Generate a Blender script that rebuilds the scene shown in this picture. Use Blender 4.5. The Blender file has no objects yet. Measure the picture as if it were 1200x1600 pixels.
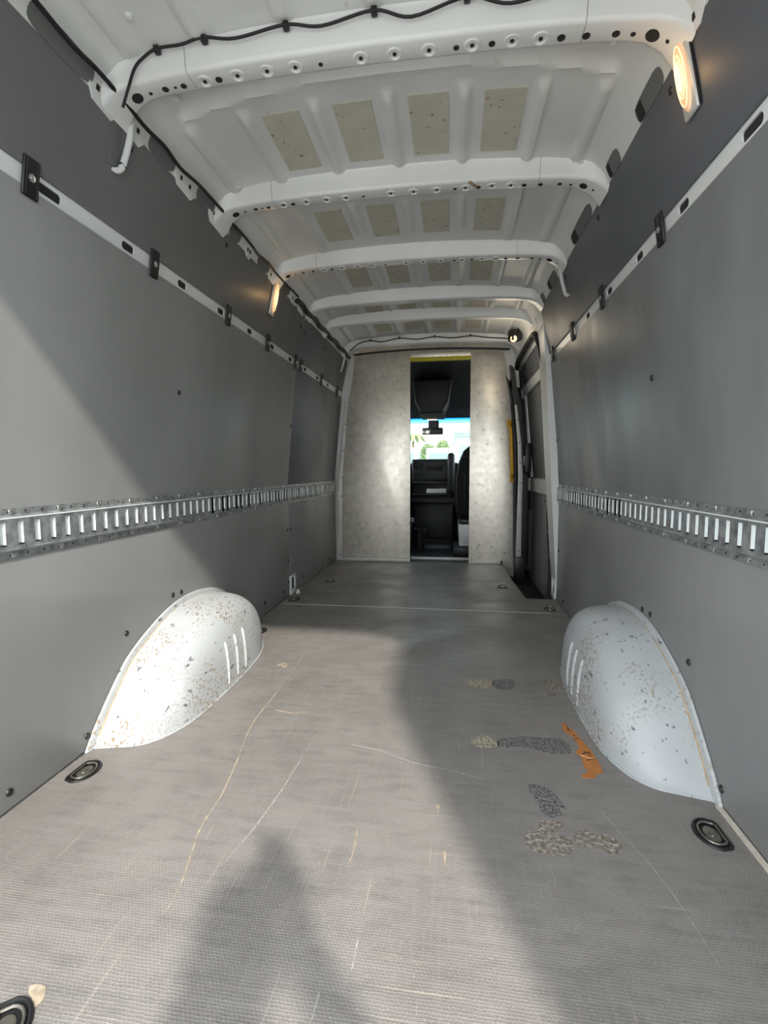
import bpy, bmesh, math, random
from mathutils import Vector, Matrix
random.seed(7)
SC = bpy.context.scene
COL = SC.collection
PI = math.pi

# ---------------------------------------------------------------- camera, sky, sun, exposure
# van frame: X across (0 = centre line), Y forward, Z up, load floor at Z = 0
def look(yaw, pitch, roll):
    cy, sy, cp, sp = math.cos(yaw), math.sin(yaw), math.cos(pitch), math.sin(pitch)
    f = Vector((-sy * cp, cy * cp, sp)); r = Vector((cy, sy, 0)); u = r.cross(f)
    r2 = r * math.cos(roll) + u * math.sin(roll); u2 = u * math.cos(roll) - r * math.sin(roll)
    return Matrix((r2, u2, -f)).transposed()
cd = bpy.data.cameras.new('camera'); cam = bpy.data.objects.new('camera', cd); COL.objects.link(cam)
cd.sensor_fit = 'VERTICAL'; cd.sensor_height = 36; cd.lens = 751.5 / 1600 * 36; cd.clip_start = 0.02; cd.clip_end = 400
cam.matrix_world = Matrix.Translation((0.2095, 0, 0.8582)) @ look(.141, -.085, -.0033).to_4x4()
SC.camera = cam
w = bpy.data.worlds.new('sky'); SC.world = w; w.use_nodes = True
w.node_tree.nodes['Background'].inputs[0].default_value = (.90, .96, 1.0, 1)
w.node_tree.nodes['Background'].inputs[1].default_value = 1.7
sd = bpy.data.lights.new('sun', 'SUN'); sun = bpy.data.objects.new('sun', sd); COL.objects.link(sun)
sd.energy = 2.0; sd.angle = math.radians(2.2); sd.color = (1, .95, .87)
SUN = Vector((-.44, 1.11, -1.0))
sun.rotation_euler = SUN.to_track_quat('-Z', 'Y').to_euler(); sun.location = (3, -6, 8)
for nm, loc, rot, sx, sy in (('rear_opening_portal', (0, .47, .83), (math.pi / 2, 0, math.pi), 1.68, 2.06), ('windscreen_portal', (0, 5.72, 1.2), (math.pi / 2, 0, 0), 1.8, .62)):
    pl = bpy.data.lights.new(nm, 'AREA'); pl.shape = 'RECTANGLE'; pl.size = sx; pl.size_y = sy; pl.cycles.is_portal = True   # guides sky sampling, gives no light
    po = bpy.data.objects.new(nm, pl); COL.objects.link(po); po.location = loc; po.rotation_euler = rot
w.cycles.sampling_method = 'MANUAL'; w.cycles.sample_map_resolution = 512
vs = SC.view_settings
vs.view_transform = 'Standard'; vs.look = 'None'; vs.gamma = 1; vs.exposure = 1.35; vs.use_curve_mapping = False
SC.cycles.max_bounces = 12; SC.cycles.diffuse_bounces = 8; SC.cycles.use_denoising = True
SC.cycles.sample_clamp_indirect = 6

# ---------------------------------------------------------------- helpers
OFF = {}
def tag(o, label=None, cat=None, group=None, kind=None):
    for k, v in (('label', label), ('category', cat), ('group', group), ('kind', kind)):
        if v: o[k] = v
    return o
def ob(name, bm, m, parent=None, sharp=.6, local=False):
    me = bpy.data.meshes.new(name)
    if isinstance(bm, bmesh.types.BMesh):
        bmesh.ops.recalc_face_normals(bm, faces=bm.faces); bm.to_mesh(me); bm.free()
    else:
        me.from_pydata(*bm); me.validate()
        b = bmesh.new(); b.from_mesh(me); bmesh.ops.recalc_face_normals(b, faces=b.faces); b.to_mesh(me); b.free()
    if sharp:
        me.shade_smooth(); me.set_sharp_from_angle(angle=sharp)
    me.materials.append(m)
    o = bpy.data.objects.new(name, me); COL.objects.link(o); OFF[o.name] = Vector((0, 0, 0))
    if parent:
        o.parent = parent
        if not local: o.location = -OFF[parent.name]
        OFF[o.name] = Vector((0, 0, 0))
    return o
def thing(name, loc, label, cat, group=None, rot=None):
    o = bpy.data.objects.new(name, None); COL.objects.link(o); o.empty_display_size = .05
    o.location = loc; OFF[o.name] = Vector(loc)
    if rot is not None: o.rotation_euler = rot
    return tag(o, label, cat, group)
def link(src, parent, mw, name=None):           # another piece sharing mesh data, placed at world matrix mw
    o = src.copy(); COL.objects.link(o); o.parent = parent
    if name: o.name = name
    o.matrix_local = Matrix.Translation(-OFF[parent.name]) @ mw
    return o
def dup(root, loc, label=None):
    r = root.copy(); COL.objects.link(r); r.location = loc
    if label: r['label'] = label
    for ch in root.children:
        c = ch.copy(); COL.objects.link(c); c.parent = r
        for g in ch.children:
            d = g.copy(); COL.objects.link(d); d.parent = c
    return r
def B(): return bmesh.new()
def box(bm, x0, x1, y0, y1, z0, z1, bev=0, seg=2, M=None):
    v = [bm.verts.new((x, y, z)) for x in (x0, x1) for y in (y0, y1) for z in (z0, z1)]
    fs = [bm.faces.new([v[i] for i in q]) for q in ((0, 1, 3, 2), (4, 6, 7, 5), (0, 4, 5, 1), (2, 3, 7, 6), (0, 2, 6, 4), (1, 5, 7, 3))]
    vs_ = v
    if bev:
        r = bmesh.ops.bevel(bm, geom=list({e for f in fs for e in f.edges}) + v, offset=bev, segments=seg, affect='EDGES', profile=.5)
        vs_ = list({x for f in r['faces'] for x in f.verts} | {x for x in v if x.is_valid})
        vs_ = list({x for q in vs_ for f in q.link_faces for x in f.verts})
    if M is not None: bmesh.ops.transform(bm, matrix=M, verts=vs_)
    return bm
def prism(bm, pts, axis, a, b, bev=0):          # polygon of 2D points extruded along an axis from a to b
    def P(p, t): return {'x': (t, p[0], p[1]), 'y': (p[0], t, p[1]), 'z': (p[0], p[1], t)}[axis]
    A = [bm.verts.new(P(p, a)) for p in pts]; Bv = [bm.verts.new(P(p, b)) for p in pts]; n = len(pts)
    fs = [bm.faces.new(A), bm.faces.new(Bv[::-1])] + [bm.faces.new((A[i], A[(i + 1) % n], Bv[(i + 1) % n], Bv[i])) for i in range(n)]
    if bev:
        bmesh.ops.recalc_face_normals(bm, faces=fs)
        bmesh.ops.bevel(bm, geom=list(fs[0].edges) + list(fs[1].edges), offset=bev, segments=2, affect='EDGES', profile=.5)
    return bm
def lathe(bm, prof, n=16, M=None, cap=True):    # prof (r, z)
    rings = [[bm.verts.new((r * math.cos(2 * PI * k / n), r * math.sin(2 * PI * k / n), z)) for k in range(n)] for r, z in prof]
    for A, C in zip(rings, rings[1:]):
        for k in range(n): bm.faces.new((A[k], A[(k + 1) % n], C[(k + 1) % n], C[k]))
    if cap:
        bm.faces.new(rings[0][::-1]); bm.faces.new(rings[-1])
    if M is not None: bmesh.ops.transform(bm, matrix=M, verts=[v for r in rings for v in r])
    return bm
def tube(bm, pts, r, n=8, closed=False):
    pts = [Vector(p) for p in pts]; N = len(pts); rings = []; up = Vector((0, 0, 1))
    for i, p in enumerate(pts):
        a = pts[(i - 1) % N] if closed or i else p; c = pts[(i + 1) % N] if closed or i < N - 1 else p
        t = (c - a).normalized()
        s = t.cross(up if abs(t.z) < .95 else Vector((1, 0, 0))).normalized(); u = s.cross(t)
        rr = r[i] if isinstance(r, (list, tuple)) else r
        rings.append([bm.verts.new(p + (s * math.cos(2 * PI * k / n) + u * math.sin(2 * PI * k / n)) * rr) for k in range(n)])
    for i in range(N if closed else N - 1):
        A, C = rings[i], rings[(i + 1) % N]
        for k in range(n): bm.faces.new((A[k], A[(k + 1) % n], C[(k + 1) % n], C[k]))
    if not closed: bm.faces.new(rings[0][::-1]); bm.faces.new(rings[-1])
    return bm
def spline(pts, n=6):
    pts = [Vector(p) for p in pts]; out = []
    for i in range(len(pts) - 1):
        p0, p1, p2, p3 = pts[max(i - 1, 0)], pts[i], pts[i + 1], pts[min(i + 2, len(pts) - 1)]
        for k in range(n):
            t = k / n
            out.append(.5 * (2 * p1 + (p2 - p0) * t + (2 * p0 - 5 * p1 + 4 * p2 - p3) * t * t + (3 * p1 - p0 - 3 * p2 + p3) * t ** 3))
    return out + [pts[-1]]
def grid(bm, nu, nv, fn, thick=None):           # fn(i, j) -> point
    V = [[bm.verts.new(fn(i, j)) for j in range(nv)] for i in range(nu)]
    for i in range(nu - 1):
        for j in range(nv - 1): bm.faces.new((V[i][j], V[i + 1][j], V[i + 1][j + 1], V[i][j + 1]))
    return V
def interp(x, xs, ys):
    if x <= xs[0]: return ys[0]
    for a, b, c, d in zip(xs, xs[1:], ys, ys[1:]):
        if x <= b: return c + (d - c) * (x - a) / (b - a)
    return ys[-1]

# ---------------------------------------------------------------- materials
def mat(name, col, rough=.5, metal=0, var=.0, vscale=6, col2=None, lo=.45, hi=.6, cscale=20, bump=0, bscale=80, rvar=0, stretch=(1, 1, 1), spec=.5, coat=0):
    m = bpy.data.materials.new(name); m.use_nodes = True; nt = m.node_tree; N = nt.nodes; L = nt.links
    p = N['Principled BSDF']; p.inputs['Roughness'].default_value = rough; p.inputs['Metallic'].default_value = metal
    p.inputs['Specular IOR Level'].default_value = spec; p.inputs['Coat Weight'].default_value = coat
    p.inputs['Base Color'].default_value = (*col, 1)
    tc = N.new('ShaderNodeTexCoord'); mp = N.new('ShaderNodeMapping'); mp.inputs['Scale'].default_value = stretch
    L.new(tc.outputs['Object'], mp.inputs[0]); vec = mp.outputs[0]; out = None
    def noise(sc, det=4):
        n = N.new('ShaderNodeTexNoise'); n.inputs['Scale'].default_value = sc; n.inputs['Detail'].default_value = det; L.new(vec, n.inputs['Vector']); return n.outputs[0]
    def mix(fac, a, b):
        x = N.new('ShaderNodeMix'); x.data_type = 'RGBA'
        if isinstance(fac, float): x.inputs[0].default_value = fac
        else: L.new(fac, x.inputs[0])
        for s, q in ((6, a), (7, b)):
            if isinstance(q, tuple): x.inputs[s].default_value = (*q, 1)
            else: L.new(q, x.inputs[s])
        return x.outputs[2]
    def ramp(f, lo, hi):
        r = N.new('ShaderNodeMapRange'); r.inputs[1].default_value = lo; r.inputs[2].default_value = hi; L.new(f, r.inputs[0]); return r.outputs[0]
    out = col
    if var:
        out = mix(ramp(noise(vscale), .3, .7), tuple(c * (1 - var) for c in col), tuple(min(1, c * (1 + var)) for c in col))
    if col2: out = mix(ramp(noise(cscale, 6), lo, hi), out, col2)
    if out is not col: L.new(out, p.inputs['Base Color'])
    if rvar: 
        q = N.new('ShaderNodeMapRange'); q.inputs[1].default_value = .3; q.inputs[2].default_value = .7; q.inputs[3].default_value = max(.05, rough - rvar); q.inputs[4].default_value = min(1, rough + rvar)
        L.new(noise(vscale * 1.7), q.inputs[0]); L.new(q.outputs[0], p.inputs['Roughness'])
    if bump:
        b = N.new('ShaderNodeBump'); b.inputs['Strength'].default_value = bump; b.inputs['Distance'].default_value = .004
        L.new(noise(bscale), b.inputs['Height']); L.new(b.outputs[0], p.inputs['Normal'])
    m['h'] = 1
    m_helpers[name] = (nt, N, L, p, vec, noise, mix, ramp, out)
    return m
m_helpers = {}
def emis(name, col, strength, base=(.8, .6, .4)):
    m = mat(name, base, .25); p = m.node_tree.nodes['Principled BSDF']
    p.inputs['Emission Color'].default_value = (*col, 1); p.inputs['Emission Strength'].default_value = strength
    return m
M_white = mat('white_paint', (.74, .75, .74), .32, var=.04, vscale=3, coat=.2)
M_roof = mat('white_roof_paint', (.70, .71, .69), .38, var=.05, vscale=4, col2=(.36, .32, .25), lo=.72, hi=.8, cscale=9)
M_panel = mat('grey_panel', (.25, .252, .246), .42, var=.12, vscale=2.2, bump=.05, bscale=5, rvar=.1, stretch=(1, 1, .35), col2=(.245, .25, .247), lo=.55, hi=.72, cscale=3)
M_panel2 = mat('grey_panel_smudge_sheen', (.18, .184, .184), .39, var=.14, vscale=2.6, bump=.06, bscale=4, rvar=.09, stretch=(1, 1, .4), col2=(.23, .245, .245), lo=.42, hi=.85, cscale=6)  # pale teal patches: smudges with the windscreen's reflection put into their colour
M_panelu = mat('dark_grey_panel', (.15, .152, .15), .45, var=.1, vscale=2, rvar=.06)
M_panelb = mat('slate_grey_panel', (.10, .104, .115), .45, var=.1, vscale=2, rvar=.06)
M_black = mat('black_plastic', (.012, .012, .013), .4)
M_rubber = mat('black_rubber', (.015, .015, .016), .7, bump=.2, bscale=120)
M_dark = mat('dark_cavity', (.02, .02, .02), .9)
M_greycav = mat('grey_cavity', (.14, .145, .14), .7)
M_zinc = mat('galvanised_steel', (.40, .42, .42), .42, .55, var=.2, vscale=30, col2=(.17, .18, .18), lo=.45, hi=.75, cscale=40, rvar=.06)
M_glint = mat('zinc_painted_glint', (.78, .83, .82), .45, .15, var=.05)  # rail zinc with the reflected daylight put into its pale colour
M_screw = mat('zinc_screw', (.7, .7, .68), .3, .9)
M_alu = mat('worn_aluminium', (.92, .855, .755), .38, .72, var=.1, vscale=14, col2=(.34, .30, .25), lo=.57, hi=.88, cscale=24, bump=.04, bscale=40, rvar=.04)
M_alustrip = mat('aluminium_trim', (.62, .60, .57), .5, .3, var=.08, vscale=10)
M_yellow = mat('yellow_tape', (.62, .55, .03), .45, var=.1, vscale=30)
M_handle = mat('yellow_handle_paint', (.78, .42, .01), .35, var=.1, vscale=30)
M_pad = mat('beige_pad', (.55, .53, .44), .7, var=.06, vscale=15, col2=(.25, .19, .10), lo=.64, hi=.7, cscale=40, bump=.1, bscale=60)
M_arch = mat('scuffed_white_paint', (.48, .50, .51), .5, var=.04, vscale=5, bump=.08, bscale=12)
M_caulk = mat('tan_caulk', (.45, .35, .22), .8, var=.25, vscale=40)
M_seam = mat('pale_seam', (.62, .56, .48), .5, var=.15, vscale=20)
M_cable = mat('black_cable_tape', (.008, .008, .009), .5, bump=.3, bscale=90)
M_orange = mat('orange_tape', (.47, .18, .045), .5, var=.15, vscale=50, bump=.2, bscale=70)
M_orange2 = mat('faded_orange_tape', (.85, .45, .25), .5)
M_marker = mat('marker_ink', (.05, .025, .01), .6)
M_patch = mat('tape_residue_pale', (.42, .37, .28), .85, var=.25, vscale=90, col2=(.10, .09, .08), lo=.50, hi=.62, cscale=170, bump=.8, bscale=110)
M_patchd = mat('tape_residue_dark', (.10, .097, .10), .8, var=.5, vscale=60, col2=(.30, .29, .27), lo=.48, hi=.62, cscale=190, bump=.8, bscale=120)
M_patchb = mat('tape_residue_brown', (.18, .15, .125), .85, var=.4, vscale=70, col2=(.40, .36, .315), lo=.46, hi=.66, cscale=105, bump=.8, bscale=110)
M_scratch = mat('bare_scratch', (.38, .31, .23), .7, var=.3, vscale=60)
M_scratchw = mat('pale_scratch', (.34, .32, .30), .7, var=.3, vscale=80)
M_cab = mat('cab_dark_plastic', (.004, .0045, .006), .55)
M_cab2 = mat('cab_grey_plastic', (.010, .011, .013), .5)
M_fabric = mat('black_seat_fabric', (.006, .006, .007), .8, bump=.2, bscale=160)
M_mat = mat('cab_floor_rubber', (.025, .028, .032), .55, var=.2, vscale=6)
M_paper = mat('white_paper', (.8, .8, .8), .7)
M_ground = mat('concrete_ground', (.42, .41, .39), .9, var=.12, vscale=1.5)
M_bldg = mat('white_stucco', (.50, .53, .54), .8, var=.03, vscale=2)
M_shut = mat('pale_green_shutter', (.27, .33, .32), .6, var=.05)
M_leaf = mat('green_leaves', (.30, .36, .18), .6, var=.4, vscale=4)
M_palm = mat('palm_leaf', (.26, .32, .13), .6, var=.3, vscale=3)
M_bark = mat('bark', (.20, .15, .10), .9, var=.3, vscale=10)
M_glassd = mat('vehicle_glass', (.22, .30, .31), .1)
M_skin = mat('skin', (.50, .30, .21), .5)
M_shirt = mat('navy_shirt', (.03, .04, .07), .8)
M_jeans = mat('denim', (.06, .09, .16), .8)
M_hair = mat('brown_hair', (.04, .025, .015), .6)
M_chrome = mat('bright_metal', (.8, .8, .78), .22, 1)
M_cup = mat('tie_down_cup', (.015, .016, .017), .3, .3)
M_cupm = mat('worn_steel', (.32, .30, .26), .38, .9, var=.25, vscale=40)

# the arch paint: scuffs through to primer and rubber marks, with shapes of their own
nt, N, L, p, vec, noise, mix, ramp, out = m_helpers['scuffed_white_paint']
big = ramp(noise(4.0, 3), .46, .60)
def mul(a, b):
    q = N.new('ShaderNodeMath'); q.operation = 'MULTIPLY'; L.new(a, q.inputs[0]); L.new(b, q.inputs[1]); return q.outputs[0]
c1 = mix(mul(ramp(noise(105, 5), .54, .60), big), out, (.28, .21, .13))
mp2 = N.new('ShaderNodeMapping'); mp2.inputs['Scale'].default_value = (1, .35, 1); mp2.inputs['Rotation'].default_value = (.5, .3, .6); L.new(vec, mp2.inputs[0])
n2 = N.new('ShaderNodeTexNoise'); n2.inputs['Scale'].default_value = 60; n2.inputs['Detail'].default_value = 3; L.new(mp2.outputs[0], n2.inputs['Vector'])
c2 = mix(ramp(n2.outputs[0], .655, .69), c1, (.16, .16, .18))
L.new(c2, p.inputs['Base Color'])

# the floor: resin-faced plywood with a fine wire-mesh relief
def floor_mat():
    m = mat('mesh_faced_plywood', (.215, .197, .183), .5, var=.16, vscale=2.5)
    nt, N, L, p, vec, noise, mix, ramp, out = m_helpers['mesh_faced_plywood']
    br = N.new('ShaderNodeTexBrick'); br.offset = .5
    for k, v in (('Scale', 1.0), ('Mortar Size', .0011), ('Mortar Smooth', .8), ('Brick Width', .0076), ('Row Height', .0056)): br.inputs[k].default_value = v
    br.inputs['Color1'].default_value = (0, 0, 0, 1); br.inputs['Color2'].default_value = (.12, .12, .12, 1); br.inputs['Mortar'].default_value = (1, 1, 1, 1)
    dn = N.new('ShaderNodeTexNoise'); dn.inputs['Scale'].default_value = 60; L.new(vec, dn.inputs['Vector'])
    dv = N.new('ShaderNodeVectorMath'); dv.operation = 'SCALE'; dv.inputs['Scale'].default_value = .0035; L.new(dn.outputs['Color'], dv.inputs[0])
    da = N.new('ShaderNodeVectorMath'); L.new(vec, da.inputs[0]); L.new(dv.outputs[0], da.inputs[1]); L.new(da.outputs[0], br.inputs['Vector'])
    worn = ramp(noise(3.5, 5), .38, .62)
    a = N.new('ShaderNodeMath'); a.operation = 'MULTIPLY'; L.new(br.outputs['Color'], a.inputs[0]); L.new(ramp(noise(9, 4), .3, .7), a.inputs[1])
    c = mix(a.outputs[0], out, (.315, .29, .272))
    # brushed wear along and across the van
    def streak(sx, sy, sc, lo, hi, base, colr, amt):
        mp = N.new('ShaderNodeMapping'); mp.inputs['Scale'].default_value = (sx, sy, 1); L.new(vec, mp.inputs[0])
        n = N.new('ShaderNodeTexNoise'); n.inputs['Scale'].default_value = sc; n.inputs['Detail'].default_value = 5; L.new(mp.outputs[0], n.inputs['Vector'])
        r = N.new('ShaderNodeMapRange'); r.inputs[1].default_value = lo; r.inputs[2].default_value = hi; r.inputs[4].default_value = amt; L.new(n.outputs[0], r.inputs[0])
        return mix(r.outputs[0], base, colr)
    c = streak(2, 7, 5, .48, .8, c, (.14, .13, .125), .7)
    c = mix(ramp(noise(240, 3), .60, .72), c, (.36, .34, .32))
    c = streak(1, 14, 5, .5, .72, c, (.27, .25, .24), .7)
    c = streak(16, 1, 5, .52, .75, c, (.26, .24, .22), .6)
    c = streak(60, 1.2, 3, .665, .70, c, (.42, .37, .31), .55)
    c = streak(1.2, 60, 3, .675, .71, c, (.42, .37, .31), .5)
    L.new(c, p.inputs['Base Color'])
    q = N.new('ShaderNodeMapRange'); q.inputs[3].default_value = .30; q.inputs[4].default_value = .5; L.new(worn, q.inputs[0]); L.new(q.outputs[0], p.inputs['Roughness'])
    b = N.new('ShaderNodeBump'); b.inputs['Strength'].default_value = .6; b.inputs['Distance'].default_value = .0009
    L.new(br.outputs['Color'], b.inputs['Height']); L.new(b.outputs[0], p.inputs['Normal'])
    return m
M_floor = floor_mat()

def glass_mat():
    m = bpy.data.materials.new('windshield_glass'); m.use_nodes = True; nt = m.node_tree; N = nt.nodes; L = nt.links; N.clear()
    o = N.new('ShaderNodeOutputMaterial'); t = N.new('ShaderNodeBsdfTransparent'); g = N.new('ShaderNodeBsdfGlossy'); g.inputs['Roughness'].default_value = .02
    mx = N.new('ShaderNodeMixShader'); fr = N.new('ShaderNodeFresnel'); fr.inputs[0].default_value = 1.25
    tc = N.new('ShaderNodeTexCoord'); sp = N.new('ShaderNodeSeparateXYZ'); L.new(tc.outputs['Object'], sp.inputs[0])
    r = N.new('ShaderNodeValToRGB'); mr = N.new('ShaderNodeMapRange'); mr.inputs[1].default_value = 1.39; mr.inputs[2].default_value = 1.48
    L.new(sp.outputs[2], mr.inputs[0]); L.new(mr.outputs[0], r.inputs[0])
    r.color_ramp.elements[0].color = (.88, .96, .94, 1); r.color_ramp.elements[1].color = (.02, .42, .72, 1)
    e = r.color_ramp.elements.new(.4); e.color = (.70, .95, .97, 1)
    L.new(r.outputs[0], t.inputs[0]); L.new(fr.outputs[0], mx.inputs[0]); L.new(t.outputs[0], mx.inputs[1]); L.new(g.outputs[0], mx.inputs[2]); L.new(mx.outputs[0], o.inputs[0])
    return m
M_glass = glass_mat()

# ---------------------------------------------------------------- van body: profiles
Y0, YB = .42, 4.5            # rear sill, bulkhead
def wx(z): return interp(z, [0, .8, 1.575, 1.9, 2.0], [.8985, .8985, .8215, .752, .72])
def wang(z): return math.atan2(wx(z - .02) - wx(z + .02), .04)
def wallM(s, y, z, off=0.0):     # local x along the wall, y up the wall, z into the van
    th = wang(z); n = Vector((-s * math.cos(th), 0, -math.sin(th) * 1.0)); up = Vector((-s * math.sin(th), 0, math.cos(th)))
    ax = up.cross(n)
    R = Matrix((ax, up, n)).transposed().to_4x4()
    return Matrix.Translation(Vector((s * wx(z), y, z)) + n * off) @ R
def skin_z(x):
    a = abs(x)
    return interp(a, [0, .2, .4, .55, .66, .70, .735, .758, .775], [2.025, 2.022, 2.012, 2.0, 1.985, 1.965, 1.925, 1.875, 1.80])
def bow_z(x):
    a = abs(x)
    return interp(a, [0, .35, .6, .68, .72, .755], [1.948, 1.944, 1.932, 1.92, 1.90, 1.86])

# wheel arch curves (shared by the panel cut-out and the arch)
AY = [1.285, 1.30, 1.317, 1.36, 1.42, 1.48, 1.6, 1.75, 1.9, 2.05, 2.15, 2.24, 2.32, 2.37, 2.40]
AH = [.0, .02, .042, .09, .15, .203, .262, .310, .322, .305, .272, .215, .135, .062, 0]
AD = [.0, .06, .127, .178, .208, .225, .235, .238, .236, .224, .204, .172, .125, .075, 0]

# ---------------------------------------------------------------- floor
fl = B(); box(fl, -.95, .95, Y0 - .02, YB + .02, -.26, -.20); fl = ob('floor', fl, M_white); tag(fl, kind='structure')
def floor_board(pts, name='floor_board'):
    return ob(name, prism(B(), pts, 'z', -.199, 0), M_floor, fl)
fb1 = floor_board([(-.897, Y0), (.897, Y0), (.897, 2.944), (-.897, 2.944)])
fb2 = floor_board([(-.897, 2.956), (.897, 2.956), (.897, 3.273), (.708, 3.279), (.68, 3.86), (.668, YB - .002), (-.897, YB - .002)])
sm = ob('seam_strip', box(B(), -.888, .80, 2.9445, 2.9555, -.05, .0012), M_seam, fl)
es = ob('edge_strip', box(B(), .883, .8965, Y0, 1.27, 0.0002, .004), M_seam, fl)
wl = ob('step_well', box(B(), .69, 1.0, 3.285, 5.0, -.198, -.15), M_rubber, fl)
for k in range(4):
    ob('tread_rib', box(B(), .74 + .05 * k, .757 + .05 * k, 3.33, 4.8, -.1502, -.143, .002), M_rubber, wl)
ob('sill_plate', box(B(), -.9, .9, Y0 - .04, Y0 - .001, -.2, .004, .003), M_alustrip, fl)

# long scratches in the face of the boards
def ribbon(pts, wd, z=.0004, taper=True):
    bm = B(); P = [Vector((a, b, 0)) for a, b in pts]; P = spline(P, 5); rr = random.Random(len(P)); L_, R_ = [], []
    for i, q in enumerate(P):
        t = (P[min(i + 1, len(P) - 1)] - P[max(i - 1, 0)]).normalized(); n = Vector((-t.y, t.x, 0))
        k = wd * (.4 + rr.random()) * (min(1, 4 * min(i + .4, len(P) - 1 - i + .4) / len(P)) if taper else 1)
        L_.append(bm.verts.new((q.x + n.x * k, q.y + n.y * k, z))); R_.append(bm.verts.new((q.x - n.x * k, q.y - n.y * k, z)))
    for i in range(len(P) - 1): bm.faces.new((L_[i], L_[i + 1], R_[i + 1], R_[i]))
    r = bmesh.ops.extrude_face_region(bm, geom=bm.faces[:])
    bmesh.ops.translate(bm, verts=[v for v in r['geom'] if isinstance(v, bmesh.types.BMVert)], vec=(0, 0, -.0006))
    return bm
for pts, wd, m in (([(-.495, 2.541), (-.471, 2.064), (-.461, 1.714), (-.459, 1.499), (-.417, 1.285), (-.394, 1.157), (-.390, 1.115), (-.387, 1.028), (-.368, .951), (-.347, .876), (-.339, .816), (-.344, .792)], .0022, M_scratch),
                   ([(-.217, 1.522), (-.233, 1.294), (-.24, 1.179), (-.256, 1.046), (-.271, .973), (-.282, .918)], .0014, M_scratchw),
                   ([(-.01, 1.074), (-.005, 1.001), (-.008, .964)], .0018, M_scratch), ([(.045, .803), (.045, .762), (.045, .745)], .0013, M_scratchw),
                   ([(-.001, .708), (-.001, .679), (-.002, .656)], .0014, M_scratchw), ([(.009, 1.392), (.111, 1.349), (.204, 1.331), (.306, 1.298)], .0014, M_scratchw),
                   ([(.307, 1.459), (.302, 1.30)], .0013, M_scratchw), ([(.557, 1.328), (.597, 1.185), (.641, 1.062), (.66, .983), (.673, .884), (.676, .827)], .0009, M_scratchw),
                   ([(-.42, 1.60), (-.35, 1.585), (-.30, 1.60)], .003, M_scratch), ([(-.1, 1.42), (.0, 1.40), (.02, 1.395)], .0016, M_scratchw),
                   ([(-.553, 1.98), (-.525, 2.0), (-.515, 1.96)], .012, M_scratch), ([(.18, 1.18), (.181, 1.15)], .004, M_scratch), ([(.20, 1.03), (.201, .99)], .003, M_scratch)):
    ob('scratch', ribbon(pts, wd), m, fb1)

# ---------------------------------------------------------------- walls
def wall_shell(name, s, y0, y1, z1=1.88):
    zs = [-.2, 0, .4, .8, 1.2, 1.575, 1.75, z1]
    pts = [(s * (wx(max(z, 0)) + .013), z) for z in zs] + [(s * (wx(max(z, 0)) + .06), z) for z in zs[::-1]]
    o = ob(name, prism(B(), pts, 'y', y0, y1), M_white); return tag(o, kind='structure')
WL = wall_shell('wall_left', -1, Y0 - .02, YB + .05)
WR = wall_shell('wall_right', 1, Y0 - .02, 3.44)
def panel(s, y0, y1, z0, z1, m, parent, label):
    zs = sorted({z0, z1} | {z for z in (.8, 1.0, 1.2, 1.4, 1.7, 1.8) if z0 < z < z1})
    pts = [(s * wx(z), z) for z in zs] + [(s * (wx(z) + .006), z) for z in zs[::-1]]
    o = ob('wall_panel', prism(B(), pts, 'y', y0, y1, .0012), m, parent); o['label'] = label; return o
def low_panel(s, y0, y1, parent, label, arch=True):
    out = [(y0, .004)]
    if arch:
        out += [(AY[0] - .004, .004)] + [(y + (.012 if i > 9 else -.012 if i < 6 else 0), h + .012) for i, (y, h) in enumerate(zip(AY, AH))][1:-1] + [(AY[-1] + .004, .004)]
    out += [(y1, .004), (y1, .70), (y0, .70)]
    o = ob('wall_panel', prism(B(), out, 'x', s * .8985, s * .9045, .0012), M_panel, parent); o['label'] = label; return o
YS = 3.155
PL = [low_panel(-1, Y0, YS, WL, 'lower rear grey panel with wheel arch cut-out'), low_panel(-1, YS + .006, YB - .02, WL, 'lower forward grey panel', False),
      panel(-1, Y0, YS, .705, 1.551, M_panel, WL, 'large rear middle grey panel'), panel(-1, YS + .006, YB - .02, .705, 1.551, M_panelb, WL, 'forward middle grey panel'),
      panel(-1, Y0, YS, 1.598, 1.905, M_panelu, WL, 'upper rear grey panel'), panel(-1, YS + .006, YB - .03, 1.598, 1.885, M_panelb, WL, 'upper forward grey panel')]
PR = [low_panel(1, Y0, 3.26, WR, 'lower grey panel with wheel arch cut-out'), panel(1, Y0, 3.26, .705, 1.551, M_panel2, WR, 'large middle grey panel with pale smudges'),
      panel(1, Y0, 3.26, 1.598, 1.91, M_panelb, WR, 'upper grey panel')]

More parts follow.
